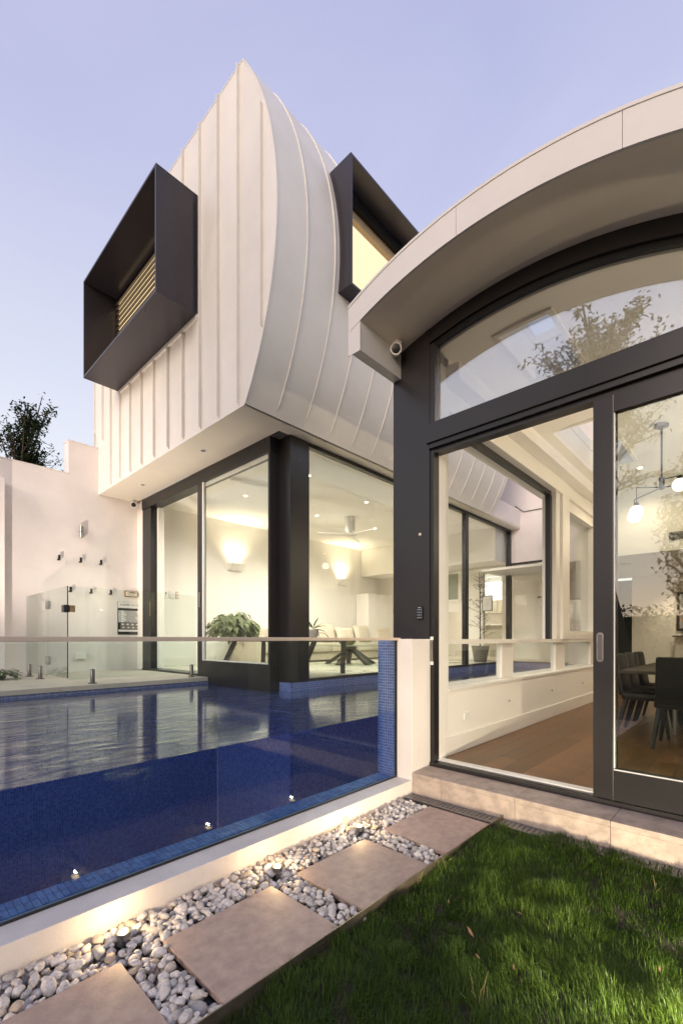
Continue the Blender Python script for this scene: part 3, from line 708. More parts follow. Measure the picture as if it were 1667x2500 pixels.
right_box()
# column and head of the glazed room
box('column', XC, 3.838, YC, 4.372, ZA-.03, ZS-.001, CHAR, ha, .004)
box('head_beam', 3.376, 3.56, 4.366, 8.06, 3.60, ZS-.001, BLACK, ha, .003)
box('sill_beam', 3.378, 3.56, 4.37, 8.06, ZDK-.10, ZA-.006, CHAR, ha)
box('jamb', 3.39, 3.56, 7.72, 8.06, ZA-.005, 3.599, BLACK, ha, .003); box('wall_return', 3.40, 3.56, 8.061, YB+.001, 0, ZS-.001, WHITE, ha)
box('jamb_lining', 3.50, 3.60, 7.655, 7.719, ZA, 3.599, INTRIM, ha)
da = bpy.data.objects.new('sliding_door', None); link(da, ha)
ys0, ys1 = 4.367, 6.104
zg0, zg1 = .985, 3.575
box('stile', 3.376, 3.44, 5.972, ys1, ZDK-.03, 3.599, CHAR, da, .002); box('stile', 3.376, 3.62, ys0+.006, 4.404, ZDK-.03, 3.599, CHAR, da)
box('bottom_rail', 3.377, 3.44, 4.4045, 5.9715, ZDK-.03, zg0, CHAR, da); box('glass', 3.404, 3.412, 4.404, 5.972, zg0, 3.598, GLASS, da)
box('glazing_bead', 3.3785, 3.403, 5.935, 5.971, zg0+.001, 3.598, PLAST, da); box('glazing_bead', 3.413, 3.435, 4.405, 5.97, 3.55, 3.598, INTRIM, da)
box('glazing_bead', 3.40, 3.42, 4.405, 5.934, zg0, zg0+.018, INTRIM, da)
box('handle', 3.366, 3.377, 6.02, 6.055, 1.77, 1.99, STEEL, da, .008)
box('lock_plate', 3.384, 3.392, 7.73, 7.76, 1.70, 1.96, BRASS, ha); 
# flank glazing
XM = (3.84, 8.0, 10.10)
box('window_frame', 3.84, 10.1, YC+.005, YC+.085, ZS-.052, ZS-.001, BLACK, ha); box('window_frame', 3.84, 10.1, YC+.005, YC+.085, ZA-.026, ZA+.012, CHAR, ha)
box('window_frame', 7.94, 8.06, YC+.005, YC+.085, ZA+.013, ZS-.053, BLACK, ha); box('window_frame', 10.02, 10.14, YC+.005, YC+.10, ZA+.013, ZS-.053, BLACK, ha)
box('window_glass', 3.839, 7.939, YC+.040, YC+.050, ZA+.013, ZS-.053, GLASS, ha); box('window_glass', 8.061, 10.019, YC+.040, YC+.050, ZA+.013, ZS-.053, GLASS, ha)
# room shell
RX = 10.42
box('room_floor', 3.561, RX, YC+.10, 8.2, ZA-.05, ZA-.001, AFLOOR, ha)
box('room_ceiling', 3.561, 10.6, YC+.031, 8.22, ZS-.004, ZS+.03, CEIL, ha)
box('room_wall', 3.561, RX+.1, 8.2, 8.295, ZA-.05, ZS-.005, INWALL, ha)
box('skirting', 3.62, RX, 8.185, 8.199, ZA, ZA+.16, INTRIM, ha)
# end wall of the room with window and passage
box('room_wall', RX, RX+.1, 6.75, 8.199, ZA-.05, ZS-.005, INWALL, ha)
box('room_wall', RX, RX+.1, 5.55, 6.749, 2.0, 2.25, INWALL, ha); box('room_wall', RX, RX+.1, 5.55, 6.749, 3.05, ZS-.005, INWALL, ha)
box('room_wall', RX, RX+.1, 5.0, 5.549, ZA-.05, ZS-.005, INWALL, ha); box('room_wall', RX, RX+.1, 4.27, 4.999, 2.95, ZS-.005, INWALL, ha)
box('bulkhead', 9.55, RX-.001, 4.30, 8.19, 3.05, ZS-.006, INWALL, ha)
box('passage_wall', 12.6, 12.7, 3.6, 8.2, ZA-.05, 3.3, INWALL, ha); box('passage_wall', RX+.1, 12.6, 8.2, 8.29, ZA-.05, 3.3, INWALL, ha)
box('passage_ceiling', RX+.101, 12.6, 2.5, 8.2, 3.10, 3.16, CEIL, ha); box('passage_floor', RX+.001, 12.6, 2.5, 8.2, ZA-.05, ZA-.001, AFLOOR, ha)
box('passage_frame', RX-.03, RX-.001, 5.58, 6.72, 2.25, 3.05, INTRIM, ha); 
box('hatch_glass', RX-.036, RX-.031, 5.66, 6.64, 2.32, 2.98, mat('hatch_glass', (.30,.33,.27), .2), ha)
# end wall of the pool court with its glass door
EW = 10.102
dz0, dz1, dy0, dy1 = ZA, 2.98, 2.95, 4.13
box('court_wall', EW, EW+.2, 2.3, YC+.004, dz1+.05, 6.2, WHITE, ha); box('court_wall', EW, EW+.2, 2.3, dy0-.001, 0, dz1+.049, WHITE, ha)
box('court_wall', EW, EW+.2, YC+.005, 9.2, ZS+.04, 6.2, WHITE, ha)
box('court_ledge', XE, 10.1, YC-.2, YC+.02, ZS+.021, ZS+.42, WHITE, ha)
box('door_frame', EW-.01, EW+.10, dy0, dy1+.03, dz1, dz1+.049, BLACK, ha)
box('door_glass', EW+.04, EW+.05, dy0, dy1, dz0, dz1-.001, GLASS, ha)
box('court_sill', EW-.006, EW+.2, dy0, dy1, ZA-.12, ZA-.001, CHAR, ha)
box('hall_wall', 11.3, 11.4, 2.5, 3.995, ZA-.02, 3.3, INWALL, ha); box('hall_wall', 11.3, 11.4, 3.996, 4.9, ZA-.02, 3.3, INWALL, ha)
tube('conduit', [P(1060+770*.2551, 1060+690*.2551, x=EW-.012), (EW-.012, 3.88, 4.15), (EW-.012, 2.6, 4.14)], .011, SPIG, ha, 8)

# ------------------------------------------------------------------ dining wing: barrel roof over sliding doors
hb = thing('house_wing', 'dining wing with arched pale fascia above charcoal sliding doors and transom', 'house', (6, .7, 0))
def arc(base): return lambda y: base - 0.1637*(y-1.48)**2 - 0.004*(y-1.48)**4
Y0R, Y1R = -1.15, 2.588
FX = 2.84
for a, b in ((2.588, 1.5655), (1.5625, 0.5565), (0.5535, -0.45), (-.453, Y0R)):
    band('fascia_panel', lin(a, b, 14), arc(4.137), arc(4.355), FX, FX+.02, FASCIA, hb)
band('fascia_backing', lin(2.586, Y0R, 30), arc(4.146), arc(4.343), FX+.0205, FX+.05, DARKG, hb)
band('soffit', lin(2.560, Y0R, 34), arc(4.137), arc(4.144), FX+.0203, XH+.02, SOFFIT, hb)
# two skylight openings: roof and ceiling strips run round them
SKX = ((3.86, 4.77, 1.285, 1.71), (6.14, 7.96, 1.40, 1.98))
cuts = [XH+.15, 3.86, 4.77, 6.14, 7.96, 9.0]
for i, (a, b) in enumerate(zip(cuts, cuts[1:])):
    ra, rb = (FX-.006 if i == 0 else a), (9.3 if i == 4 else b)
    for nm, lo, hi, xa, xb, yt, yb_, mm in (('vault_ceiling', 4.02, 4.06, a, b, 2.16, -.82, CEIL), ('roof', 4.345, 4.366, ra, rb, 2.588, Y0R, FASCIA)):
        xa += .0002
        SKY0, SKY1 = SKX[i//2][2:] if i in (1, 3) else (0, 0)
        if i in (1, 3): band(nm, lin(yt, SKY1, 10), arc(lo), arc(hi), xa, xb, mm, hb); band(nm, lin(SKY0, yb_, 18), arc(lo), arc(hi), xa, xb, mm, hb)
        else: band(nm, lin(yt, yb_, 30), arc(lo), arc(hi), xa, xb, mm, hb)
for x0_, x1_, SKY0, SKY1 in SKX:
    sk = bpy.data.objects.new('skylight', None); link(sk, hb)
    for a in ((x0_-.04, x0_-.0005, SKY0-.04, SKY1+.04), (x1_+.0005, x1_+.04, SKY0-.04, SKY1+.04), (x0_, x1_, SKY0-.04, SKY0-.0005), (x0_, x1_, SKY1+.0005, SKY1+.04)):
        box('shaft', *a, 3.99, 4.46, INTRIM, sk)
    box('pane', x0_-.05, x1_+.05, SKY0-.05, SKY1+.05, 4.461, 4.475, GLASS, sk); box('glazing_bar', (x0_+x1_)/2-.02, (x0_+x1_)/2+.02, SKY0-.05, SKY1+.05, 4.476, 4.50, CHAR, sk)
# eaves bracket at the left end of the arch
prism('eaves_box', [(2.455, 3.73), (2.545, 3.73), (2.580, 3.775), (2.580, 4.0), (2.455, 4.0)], 'x', FX+.004, XH-.002, FASCIA, hb)
box('eaves_trim', FX-.004, FX+.003, 2.45, 2.584, 3.725, 3.93, FASCIA, hb)
# charcoal wall column and frames in the door plane
prism('column', [(2.150, 1.3005), (2.545, 1.3005)] + [(y, arc(4.136)(y)) for y in lin(2.545, 2.150, 8)], 'x', XH, XH+.24, CHAR, hb)
yl, yr = 2.112, -.62
box('jamb', XH+.012, XH+.10, yl, 2.1495, .176, 3.03, BLACK, hb, .002)
band('arch_frame', lin(2.1495, yr-.1, 30), arc(4.01), arc(4.136), XH+.004, XH+.10, CHAR, hb)
band('arch_bead', lin(2.1495, yr-.1, 30), arc(3.965), arc(4.0095), XH+.030, XH+.10, BLACK, hb)
box('arch_jamb', XH+.006, XH+.10, 2.098, 2.149, 3.205, 3.92, CHAR, hb)
box('transom', XH-.035, XH+.12, yr, 2.165, 3.03, 3.20, CHAR, hb, .004)
box('transom_drip', XH-.015, XH+.115, yr, 2.1495, 2.985, 3.0295, BLACK, hb, .003)
box('head_track', XH+.02, XH+.115, yr, 2.111, 2.950, 2.9845, CHAR, hb)
band('transom_glass', lin(2.097, yr, 20), lambda y: 3.201, arc(3.967), XH+.05, XH+.06, TRANSG, hb)
box('threshold', XH+.0005, XH+.085, yr, 2.1495, .1735, .208, CHAR, hb, .002); box('threshold_track', XH+.0855, XH+.165, yr, 2.13, .174, .219, PLAST, hb, .002)
box('track_groove', XH+.03, XH+.05, yr, 2.11, .2081, .2105, BLACK, hb)
box('right_column', XH, XH+.24, -1.1, yr-.001, -.05, 3.2, CHAR, hb); 
# sliding door leaf
db = bpy.data.objects.new('sliding_door', None); link(db, hb)
dl, dr, x0d, x1d = .842, -.48, XH-.012, XH+.045
box('stile', x0d, x1d, .72, dl, .222, 2.935, CHAR, db, .003); box('stile', x0d, x1d, dr, dr+.12, .222, 2.935, CHAR, db, .003)
box('top_rail', x0d+.0005, x1d, dr+.12, .72, 2.82, 2.935, CHAR, db); box('bottom_rail', x0d+.0005, x1d, dr+.12, .72, .222, .42, CHAR, db)
box('glass', XH+.012, XH+.020, dr+.12, .72, .42, 2.82, GLASSD, db)
for zz in (.4205, ): box('glazing_bead', XH+.0, XH+.0115, dr+.12, .719, zz, zz+.006, PLAST, db)
box('glazing_bead', XH+.0, XH+.0115, .7145, .7195, .4335, 2.819, PLAST, db); box('glazing_bead', XH+.021, XH+.04, .704, .7195, .4205, 2.819, CHAR, db)
box('glazing_bead', XH+.021, XH+.04, dr+.12, .703, .4205, .434, CHAR, db)
zc = P(1465, 1580, x=XH).z; yh_ = P(1465, 1580, x=XH).y
bm = bmesh.new(); add_box(bm, x0d-.004, x0d+.001, yh_-.021, yh_+.021, zc-.10, zc+.10, .0)
es = [e for e in bm.edges if abs(e.verts[0].co.x-e.verts[1].co.x) > .001]
bmesh.ops.bevel(bm, geom=es, offset=.019, segments=5, affect='EDGES', profile=.5)
bmobj('handle', bm, STEEL, db); 
bm = bmesh.new(); add_box(bm, x0d-.0055, x0d-.0045, yh_-.013, yh_+.013, zc-.085, zc+.085, .0)
bmobj('handle_recess', bm, SPIG, db)
box('lock_keep', XH+.006, XH+.0115, 2.116, 2.145, 1.29, 1.32, PLAST, hb); box('lock_keep', XH+.006, XH+.0115, 2.116, 2.145, 1.07, 1.10, PLAST, hb); box('lock_strip', XH+.007, XH+.0115, 2.122, 2.139, 1.101, 1.289, STEEL, hb)
# keypad and sensor on the column
p = P(1026, 1497, x=XH)
kp = thing('keypad', 'black illuminated keypad on the charcoal column beside the doors', 'keypad', (XH, p.y, p.z))
box('body', XH-.018, XH+.0, p.y-.030, p.y+.030, p.z-.062, p.z+.062, BLACK, kp, .008)
KEYL = emis('key_light', (.9, .95, 1), .28)
for i in range(4):
    for j in range(3): box('key', XH-.0195, XH-.0178, p.y-.020+j*.017, p.y-.013+j*.017, p.z-.045+i*.024, p.z-.037+i*.024, KEYL, kp)
box('indicator', XH-.0195, XH-.0178, p.y-.014, p.y+.014, p.z+.046, p.z+.053, KEYL, kp)
p = P(1026, 1305, x=XH)
tube('door_sensor', [(XH+.001, p.y, p.z), (XH-.012, p.y, p.z), (XH-.016, p.y, p.z)], [.014, .014, .008], BEIGE, label='tiny round beige button high on the charcoal column', category='button')
dome_cam('small white turret camera under the arched soffit', (XH-.13, 2.42, 3.93), (-.8, -.6, -.35), (XH-.12, 2.41, arc(4.137)(2.41)+.002))
# left side wall with the low windows towards the pool
WY0, WY1 = 2.150, 2.4785
box('wall', XH+.2405, 3.76, WY0, WY1, 0, 3.84, INWALL, hb); box('wall', XH+.002, XH+.2395, 2.1505, WY1, .0, 1.2995, INWALL, hb)
box('wall', 3.7605, 9.0, WY0, WY1, 0, .80, INWALL, hb); box('window_sill', 3.7605, 9.0, WY0-.012, WY1+.001, .801, .832, INTRIM, hb, .003)
box('skirting', 3.62, 9.0, WY0-.016, WY0-.0005, ZB, ZB+.165, INTRIM, hb, .003)
box('jamb_lining', XH+.10, 3.66, WY0-.035, WY0-.001, ZB, 3.80, INTRIM, hb, .003)
box('window_rail', 3.761, 9.0, WY0+.03, WY0+.15, 1.250, 1.298, INTRIM, hb, .003)
for a, b in ((5.15, 5.48), (7.04, 7.47), (8.90, 9.0)): box('post', a, b, WY0+.085, WY0+.155, .833, 1.2495, INTRIM, hb, .003)
for a, b in ((3.761, 5.149), (5.481, 7.039), (7.471, 8.899)):
    box('low_window', a, b, WY0+.115, WY0+.125, .833, 1.2495, GLASS, hb)
box('head_beam', 3.761, 9.0, WY0, WY1, 3.46, 3.66, INTRIM, hb, .003)
box('ceiling_beam', 3.67, 9.0, WY0-.16, WY0-.001, 3.665, 3.82, INTRIM, hb, .004); box('wall', 3.761, 9.0, WY0+.002, WY1, 3.661, 4.2, INWALL, hb)
box('window_head', 3.761, 6.87, WY0+.09, WY0+.16, 3.405, 3.4595, BLACK, hb); box('window_stile', 6.82, 6.90, WY0+.09, WY0+.16, 1.2985, 3.404, BLACK, hb)
box('post', 6.90, 7.06, WY0+.03, WY0+.155, 1.2985, 3.4595, INTRIM, hb, .004); box('post', 7.10, 7.42, WY0+.0, WY1-.03, 1.2985, 3.4595, INTRIM, hb, .004)
box('window_apron', 7.421, 9.0, WY0+.02, WY1-.03, 1.2985, 1.43, INTRIM, hb); box('window_frame', 7.421, 9.0, WY0+.04, WY1-.05, 3.30, 3.4595, INTRIM, hb)
box('window_glass', 7.421, 8.9, WY0+.12, WY0+.13, 1.4305, 3.2995, GLASS, hb); box('post', 8.90, 9.0, WY0, WY1, 1.4305, 3.2995, INTRIM, hb)
# floor boards
box('subfloor', XH+.165, 12.3, -.85, WY0, -.05, ZB-.022, DARKG, hb)
bm = bmesh.new(); add_box(bm, 0, 1.998, 0, .1785, -.020, 0, .0012); bmd = bmobj('floor_board', bm, BOARD, hb); bmd.location = (XH+.166, -.85+.0, ZB)
bd2 = bmd.data.copy(); bd2.materials[0] = BOARD2; first = True
for r_ in range(16):
    y = WY0-.018-.1795*(r_+1); off = (r_*.77) % 2.0
    x = XH+.166 - off
    while x < 12.3:
        xa, xb = max(x, XH+.166), min(x+1.998, 12.29)
        if xb-xa > .05:
            if first: o = bmd; first = False
            else: o = bmd.copy(); C.objects.link(o)
            o.location = (xa, y, ZB); o.scale = ((xb-xa)/1.998, 1, 1); o.data = bd2 if random.random() < .45 else bmd.data
        x += 2.0
# rest of the dining room shell
box('wall', XH+.2405, 12.3, -.95, -.852, 0, 3.9, INWALL, hb)
box('bulkhead', 9.0005, 9.1, -.85, WY1, 2.75, 4.3, INWALL, hb); box('flat_ceiling', 9.101, 12.4, -.85, 4.4, 2.75, 2.80, CEIL, hb)
box('rear_wall', 12.3, 12.4, -.85, 2.21, -.05, 2.749, INWALL, hb); box('nook_wall', 12.15, 12.299, -.85, 1.39, -.05, 1.34, INWALL, hb)
box('wall', 9.0005, 10.08, 2.30, WY1, ZB, 2.749, INWALL, hb); box('dark_passage', 12.9, 13.0, 2.0, 4.4, -.05, 2.749, mat('dark_garden_glass', (.02,.025,.02), .15), hb)
box('hall_floor', 9.1, 13.0, WY0+.0, 4.4, -.05, ZB-.003, BOARD2, hb)
vt = bpy.data.objects.new('air_vent', None); link(vt, hb)
box('frame', 8.9905, 8.9995, .2, 1.12, 2.90, 3.06, INTRIM, vt)
for i in range(7): box('slat', 8.984, 8.990, .22, 1.10, 2.915+i*.019, 2.924+i*.019, BLACK, vt)
lathe('ceiling_speaker', [(.11, -.006), (.11, .001)], (10.0, 1.92, 2.75), mat('speaker_mesh', (.30,.27,.22), .7), hb, 24)

# ------------------------------------------------------------------ dining furniture
tb = thing('dining_table', 'long dark timber dining table with steel legs', 'table', (6.8, .55, ZB))
bm = bmesh.new(); add_box(bm, 5.70, 8.0, -.02, 1.14, ZB+.715, ZB+.75, .004); bmobj('table_top', bm, DWOOD, tb)
box('apron', 5.85, 7.85, .32, .80, ZB+.66, ZB+.714, DWOOD, tb)
for x in (6.35, 7.35):
    for y in (.40, .72): tube('leg', [(x, y, ZB), (x, y, ZB+.66)], .024, STEEL, tb, 12)
def dining_chair():
    t = thing('dining_chair', 'x', 'chair', (0, 0, 0), 'black leather dining chairs')
    bm = bmesh.new(); add_box(bm, -.23, .23, -.23, .22, .40, .48, .03); bmobj('seat', bm, LEATH, t, True)
    bm = bmesh.new(); v = add_box(bm, -.22, .22, .19, .25, .44, .92, .028)
    for q in bm.verts:
        k = (q.co.z-.44)/.48; q.co.y += .09*k*k - .03*math.cos(q.co.x/.22*1.2)*k; q.co.x *= 1-.10*k
    bmobj('backrest', bm, LEATH, t, True)
    for sx_ in (-1, 1):
        for sy, out in ((-1, -.06), (1, .10)):
            bm = bmesh.new(); add_tube(bm, [(sx_*.18, sy*.17, .42), (sx_*.23, sy*.17+out, 0)], [.028, .016], 8); bmobj('leg', bm, BLACK, t)
    return t
c0 = dining_chair()
def place(o, x, y, rz, label):
    o.location = (x, y, ZB); o.rotation_euler = (0, 0, R(rz)); o['label'] = label; return o
spots = [(5.62, .56, 90, 'black leather chair at the head of the dining table'),
         (6.19, .96, 0, 'black leather chair on the window side of the dining table, first from the head chair'),
         (6.79, .97, 0, 'black leather chair on the window side of the dining table, second from the head chair'),
         (7.38, .96, 0, 'black leather chair on the window side of the dining table, third from the head chair'),
         (6.30, .15, 180, 'black leather chair on the far side of the dining table, first from the head chair'),
         (7.0, .14, 180, 'black leather chair on the far side of the dining table, second from the head chair')]
for i, s in enumerate(spots): place(c0 if i == 0 else copy_tree(c0), *s)
# pendant
pz = arc(4.02)(.9)
pd = thing('pendant_light', 'black branching pendant with glowing glass globes over the dining table', 'light', (6.75, .9, pz))
lathe('canopy', [(.06, -.045), (.075, -.04), (.075, .01)], (6.75, .9, pz), STEEL, pd, 24)
tube('rod', [(6.75, .9, pz-.04), (6.75, .9, 3.15)], .011, BLACK, pd, 8); tube('hub', [(6.75, .9, 3.30), (6.75, .9, 3.16)], .03, BLACK, pd, 12)
def globe(p, e=85):
    lathe('globe', [(.004, -.075)] + [(.075*math.cos(a), .075*math.sin(a)) for a in lin(-1.4, 1.4, 12)] + [(.004, .075)], p, GLOBE, pd, 20)
    lathe('socket', [(.028, .066), (.028, .11), (.012, .12)], p, BLACK, pd, 14)
    point('bulb', (p[0], p[1], p[2]), e, (1, .86, .64), .07, pd)
arms = [((6.75, .72, 3.17), 0), ((6.55, 1.13, 2.88), 1), ((6.95, .35, 3.05), 1), ((7.1, 1.25, 2.95), 1)]
for g_, dn in arms:
    if dn: tube('arm', [(6.75, .9, 3.18), (g_[0], g_[1], 3.18), (g_[0], g_[1], g_[2]+.11)], .007, BLACK, pd, 6)
    else: tube('arm', [(6.75, .9, 3.28), (g_[0], g_[1], 3.28)], .007, BLACK, pd, 6)
    globe(g_)
for k, x in enumerate((4.25, 5.9, 7.9)):  # added lamps on the unseen side wall, to brighten the vault ceiling
    z = 2.05; t = thing('wall_sconce', 'added out-of-view wedge lamp on the solid dining wall, %s from the sliding doors' % ('first', 'second', 'third')[k], 'light', (x, -.85, z), 'added dining vault lamps')
    prism('shade', [(-.851, z-.14), (-.79, z-.14), (-.67, z), (-.68, z+.004), (-.795, z-.128), (-.851, z-.128)], 'x', x-.16, x+.16, PLAST, t)
    for s_ in (-1, 1): prism('cheek', [(-.851, z-.139), (-.79, z-.139), (-.672, z), (-.851, z)], 'x', x+s_*.161, x+s_*.166, PLAST, t)
    box('bulb', x-.08, x+.08, -.805, -.78, z-.09, z-.06, LAMP, t)
    spot('lamp', (x, -.74, z-.02), (x, -.2, z+1), 80, 140, (1, .84, .60), .9, .05, t)
# back of the dining room
mi = thing('wall_mirror', 'dark framed mirror on the back wall of the dining room', 'mirror', (12.29, .9, 1.45))
box('frame', 12.26, 12.299, .45, 1.363, 1.476, 2.332, DWOOD, mi, .004); box('glass', 12.252, 12.259, .50, 1.31, 1.53, 2.28, mat('mirror_silver', (.8,.8,.8), .03, metal=1.0), mi)
sh = box('mantel_shelf', 12.0, 12.149, -.4, 1.41, 1.345, 1.375, DWOOD, label='dark shelf below the mirror', category='shelf', bev=.003)
va = thing('vase', 'small vase of dried orange stems on the dark shelf', 'vase', (12.08, 1.18, 1.375))
lathe('body', [(.03, 0), (.045, .05), (.03, .11), (.02, .13), (.026, .14)], (12.08, 1.18, 1.3751), POTW, va, 16)
ORG = mat('dried_stems', (.55,.22,.06), .7)
for k in range(9):
    a_ = k*.7; tube('stem', [(12.08, 1.18, 1.48), (12.08+.05*math.cos(a_), 1.18+.07*math.sin(a_), 1.72+.02*(k % 3))], [.004, .010], ORG, va, 5)
for k, (x, y, e) in enumerate(((4.6, .0, 30), (8.4, 1.4, 40), (8.4, -.1, 30), (10.6, .6, 55), (11.6, 1.1, 55))):
    z = arc(4.02)(y) if x < 9 else 2.75
    lathe('recessed_light', [(.05, -.003), (.05, .004), (.034, .004), (.032, .012)], (x, y, z-.001), PLAST, hb, 20)
    lathe('recessed_lens', [(.030, 0), (.030, .003)], (x, y, z-.008), LAMP, hb, 14)
    spot('recessed_lamp', (x, y, z-.03), (x, y, 0), e, 130, (1, .82, .58), .7, .04, hb)
# power point on the dining side wall, hooks, keeper dots
p = P(940+428*.4636, 1000+1612*.4636, y=WY0)
t = thing('power_outlet', 'white double power outlet low on the dining room side wall', 'outlet', (p.x, WY0, p.z))
box('plate', p.x-.058, p.x+.058, WY0-.010, WY0+.001, p.z-.037, p.z+.037, PLAST, t, .004)
for d in (-.028, .028): box('socket', p.x+d-.012, p.x+d+.012, WY0-.0108, WY0-.0095, p.z-.02, p.z+.006, SIGNW, t); box('switch', p.x+d-.006, p.x+d+.006, WY0-.013, WY0-.0095, p.z+.014, p.z+.026, SIGNW, t)
for k, q in enumerate(((650, 1533), (876, 1478), (1037, 1440))):
    p = P(940+q[0]*.4636, 1000+q[1]*.4636, y=WY0)
    tube('wall_stud', [(p.x, WY0+.001, p.z), (p.x, WY0-.012, p.z)], .010, STEEL, label='tiny metal stud on the low side wall, %s from the open door' % ('first', 'second', 'third')[k], category='stud', group='studs on the low dining wall')
# small trailing plant at the end of the sill
def leaf_quads(bm, p, d, ln, wd, bend=.25):
    d = Vector(d).normalized(); s = d.cross(Vector((0, 0, 1)))
    if s.length < .05: s = Vector((1, 0, 0))
    s.normalize(); n = s.cross(d)
    pts = []
    for k, wv in ((0, .12), (.3, .9), (.62, 1.0), (1, .04)):
        c = Vector(p) + d*ln*k - n*0 + Vector((0, 0, -bend*ln*k*k)); pts.append((c-s*wd*wv*.5+n*wd*.10*wv, c, c+s*wd*wv*.5+n*wd*.10*wv))
    vv = [[bm.verts.new(q) for q in r] for r in pts]
    for a, b in zip(vv, vv[1:]):
        bm.faces.new((a[0], a[1], b[1], b[0])); bm.faces.new((a[1], a[2], b[2], b[1]))

# ------------------------------------------------------------------ lounge furniture
sf = thing('sofa', 'long cream linen sofa along the back wall of the lounge', 'sofa', (7.6, 7.6, ZA))
box('base', 5.25, 10.2, 7.22, 8.12, ZA+.03, ZA+.22, FABRIC, sf, .03)
for i in range(5):
    a = 5.45 + i*.93
    bm = bmesh.new(); add_box(bm, a+.004, a+.926, 7.16, 7.95, ZA+.221, ZA+.42, .045); bmobj('seat_cushion', bm, FABRIC, sf, True)
    bm = bmesh.new(); add_box(bm, a+.004, a+.926, 7.78, 8.10, ZA+.40, ZA+.74, .07); bmobj('back_cushion', bm, FABRIC, sf, True)
bm = bmesh.new(); add_box(bm, 5.22, 5.45, 7.18, 8.12, ZA+.03, ZA+.60, .05); bmobj('arm', bm, FABRIC, sf, True)
def cushion(x, y, z, s, rz, tilt, label):
    bm = bmesh.new(); n = 12
    for sd in (1, -1):
        g_ = [[None]*(n+1) for _ in range(n+1)]
        for i in range(n+1):
            for j in range(n+1):
                u, v = 2*i/n-1, 2*j/n-1
                th = .085*(max(0, (1-u**4)*(1-v**4)))**.55
                k = 1-.07*(1-abs(u*v))*(max(abs(u), abs(v)))
                g_[i][j] = bm.verts.new((u*s*.74*k, sd*th + .006*mnoise.noise((u*3+x, v*3, sd)), v*s/2*k + s/2))
        for i in range(n):
            for j in range(n): bm.faces.new((g_[i][j], g_[i+1][j], g_[i+1][j+1], g_[i][j+1]))
    bmesh.ops.remove_doubles(bm, verts=bm.verts, dist=.004)
    o = bmobj('throw_cushion', bm, CUSH, None, True, label=label, category='cushion', group='cushions on the cream sofa')
    o.location = (x, y, z); o.rotation_euler = (R(-tilt), 0, R(rz)); return o
ord_ = ('first', 'second', 'third', 'fourth')
for i, (px, s_, rz) in enumerate(((800, .50, 6), (848, .42, -4), (890, .50, 8), (938, .45, -8))):
    q = P(px, 1550, y=7.62)
    cushion(q.x, 7.64, ZA+.40, s_, rz, 16, 'pale linen throw cushion, %s to the right of the dark column' % ord_[i])
for i, (px, rz) in enumerate(((600, 24), (622, 12))):
    q = P(px, 1540, y=7.6)
    cushion(q.x, 7.66, ZA+.40, .46, rz, 18, ('pale throw cushion by the sofa arm, half hidden by the leafy plant', 'pale throw cushion leaning on another beside the sofa arm')[i])
# coffee table
ct = thing('coffee_table', 'round glass coffee table on splayed dark timber legs', 'table', (6.72, 6.05, ZA))
lathe('glass_top', [(.74, 0), (.75, .004), (.75, .012), (.74, .016)], (6.72, 6.05, ZA+.37), TGLASS, ct, 48)
lathe('hub', [(.10, 0), (.12, .02), (.12, .05), (.10, .055)], (6.72, 6.05, ZA+.312), DWOOD, ct, 20)
for k in range(5):
    a_ = R(48+72*k); dx, dy = math.cos(a_), math.sin(a_)
    bm = bmesh.new(); c_ = Vector((6.72, 6.05, ZA))
    s_ = Vector((-dy, dx, 0))*.045; p0 = c_+Vector((dx*.04, dy*.04, .345)); p1 = c_+Vector((dx*.55, dy*.55, 0)); up = Vector((dx*.07, dy*.07, .075))
    vv = [bm.verts.new(v) for v in (p0-s_-Vector((0,0,.07)), p0+s_-Vector((0,0,.07)), p0+s_, p0-s_, p1-s_-Vector((dx*.10,dy*.10,0)), p1+s_-Vector((dx*.10,dy*.10,0)), p1+s_+Vector((0,0,.01)), p1-s_+Vector((0,0,.01)))]
    for f in ((0,1,2,3),(7,6,5,4),(0,4,5,1),(1,5,6,2),(2,6,7,3),(3,7,4,0)): bm.faces.new([vv[i] for i in f])
    bmobj('leg', bm, DWOOD, ct)
bo = thing('bowl', 'woven dark bowl on the glass coffee table', 'bowl', (6.55, 6.0, ZA+.386))
lathe('body', [(.10, 0), (.15, .03), (.18, .09), (.17, .10), (.14, .04), (.09, .02)], (6.55, 6.0, ZA+.3865), mat('woven', (.22,.17,.11), .8, var=.4, vscale=60), bo, 24)
# long low table by the glass with two plants
lt = thing('plant_table', 'low dark timber table with slanted legs behind the pool glass', 'table', (4.4, 5.4, ZA))
box('table_top', 4.05, 4.85, 4.45, 6.65, ZA+.47, ZA+.515, DWOOD, lt, .006)
for y, s_ in ((4.55, -1), (6.5, 1)):
    for x, t_ in ((4.15, -1), (4.75, 1)):
        bm = bmesh.new(); add_tube(bm, [(x+.14, y+.18*-s_*.0, ZA+.47), (x+.10*t_*1.2, y-.0, ZA)], .05, 4); bmobj('leg', bm, DWOOD, lt)
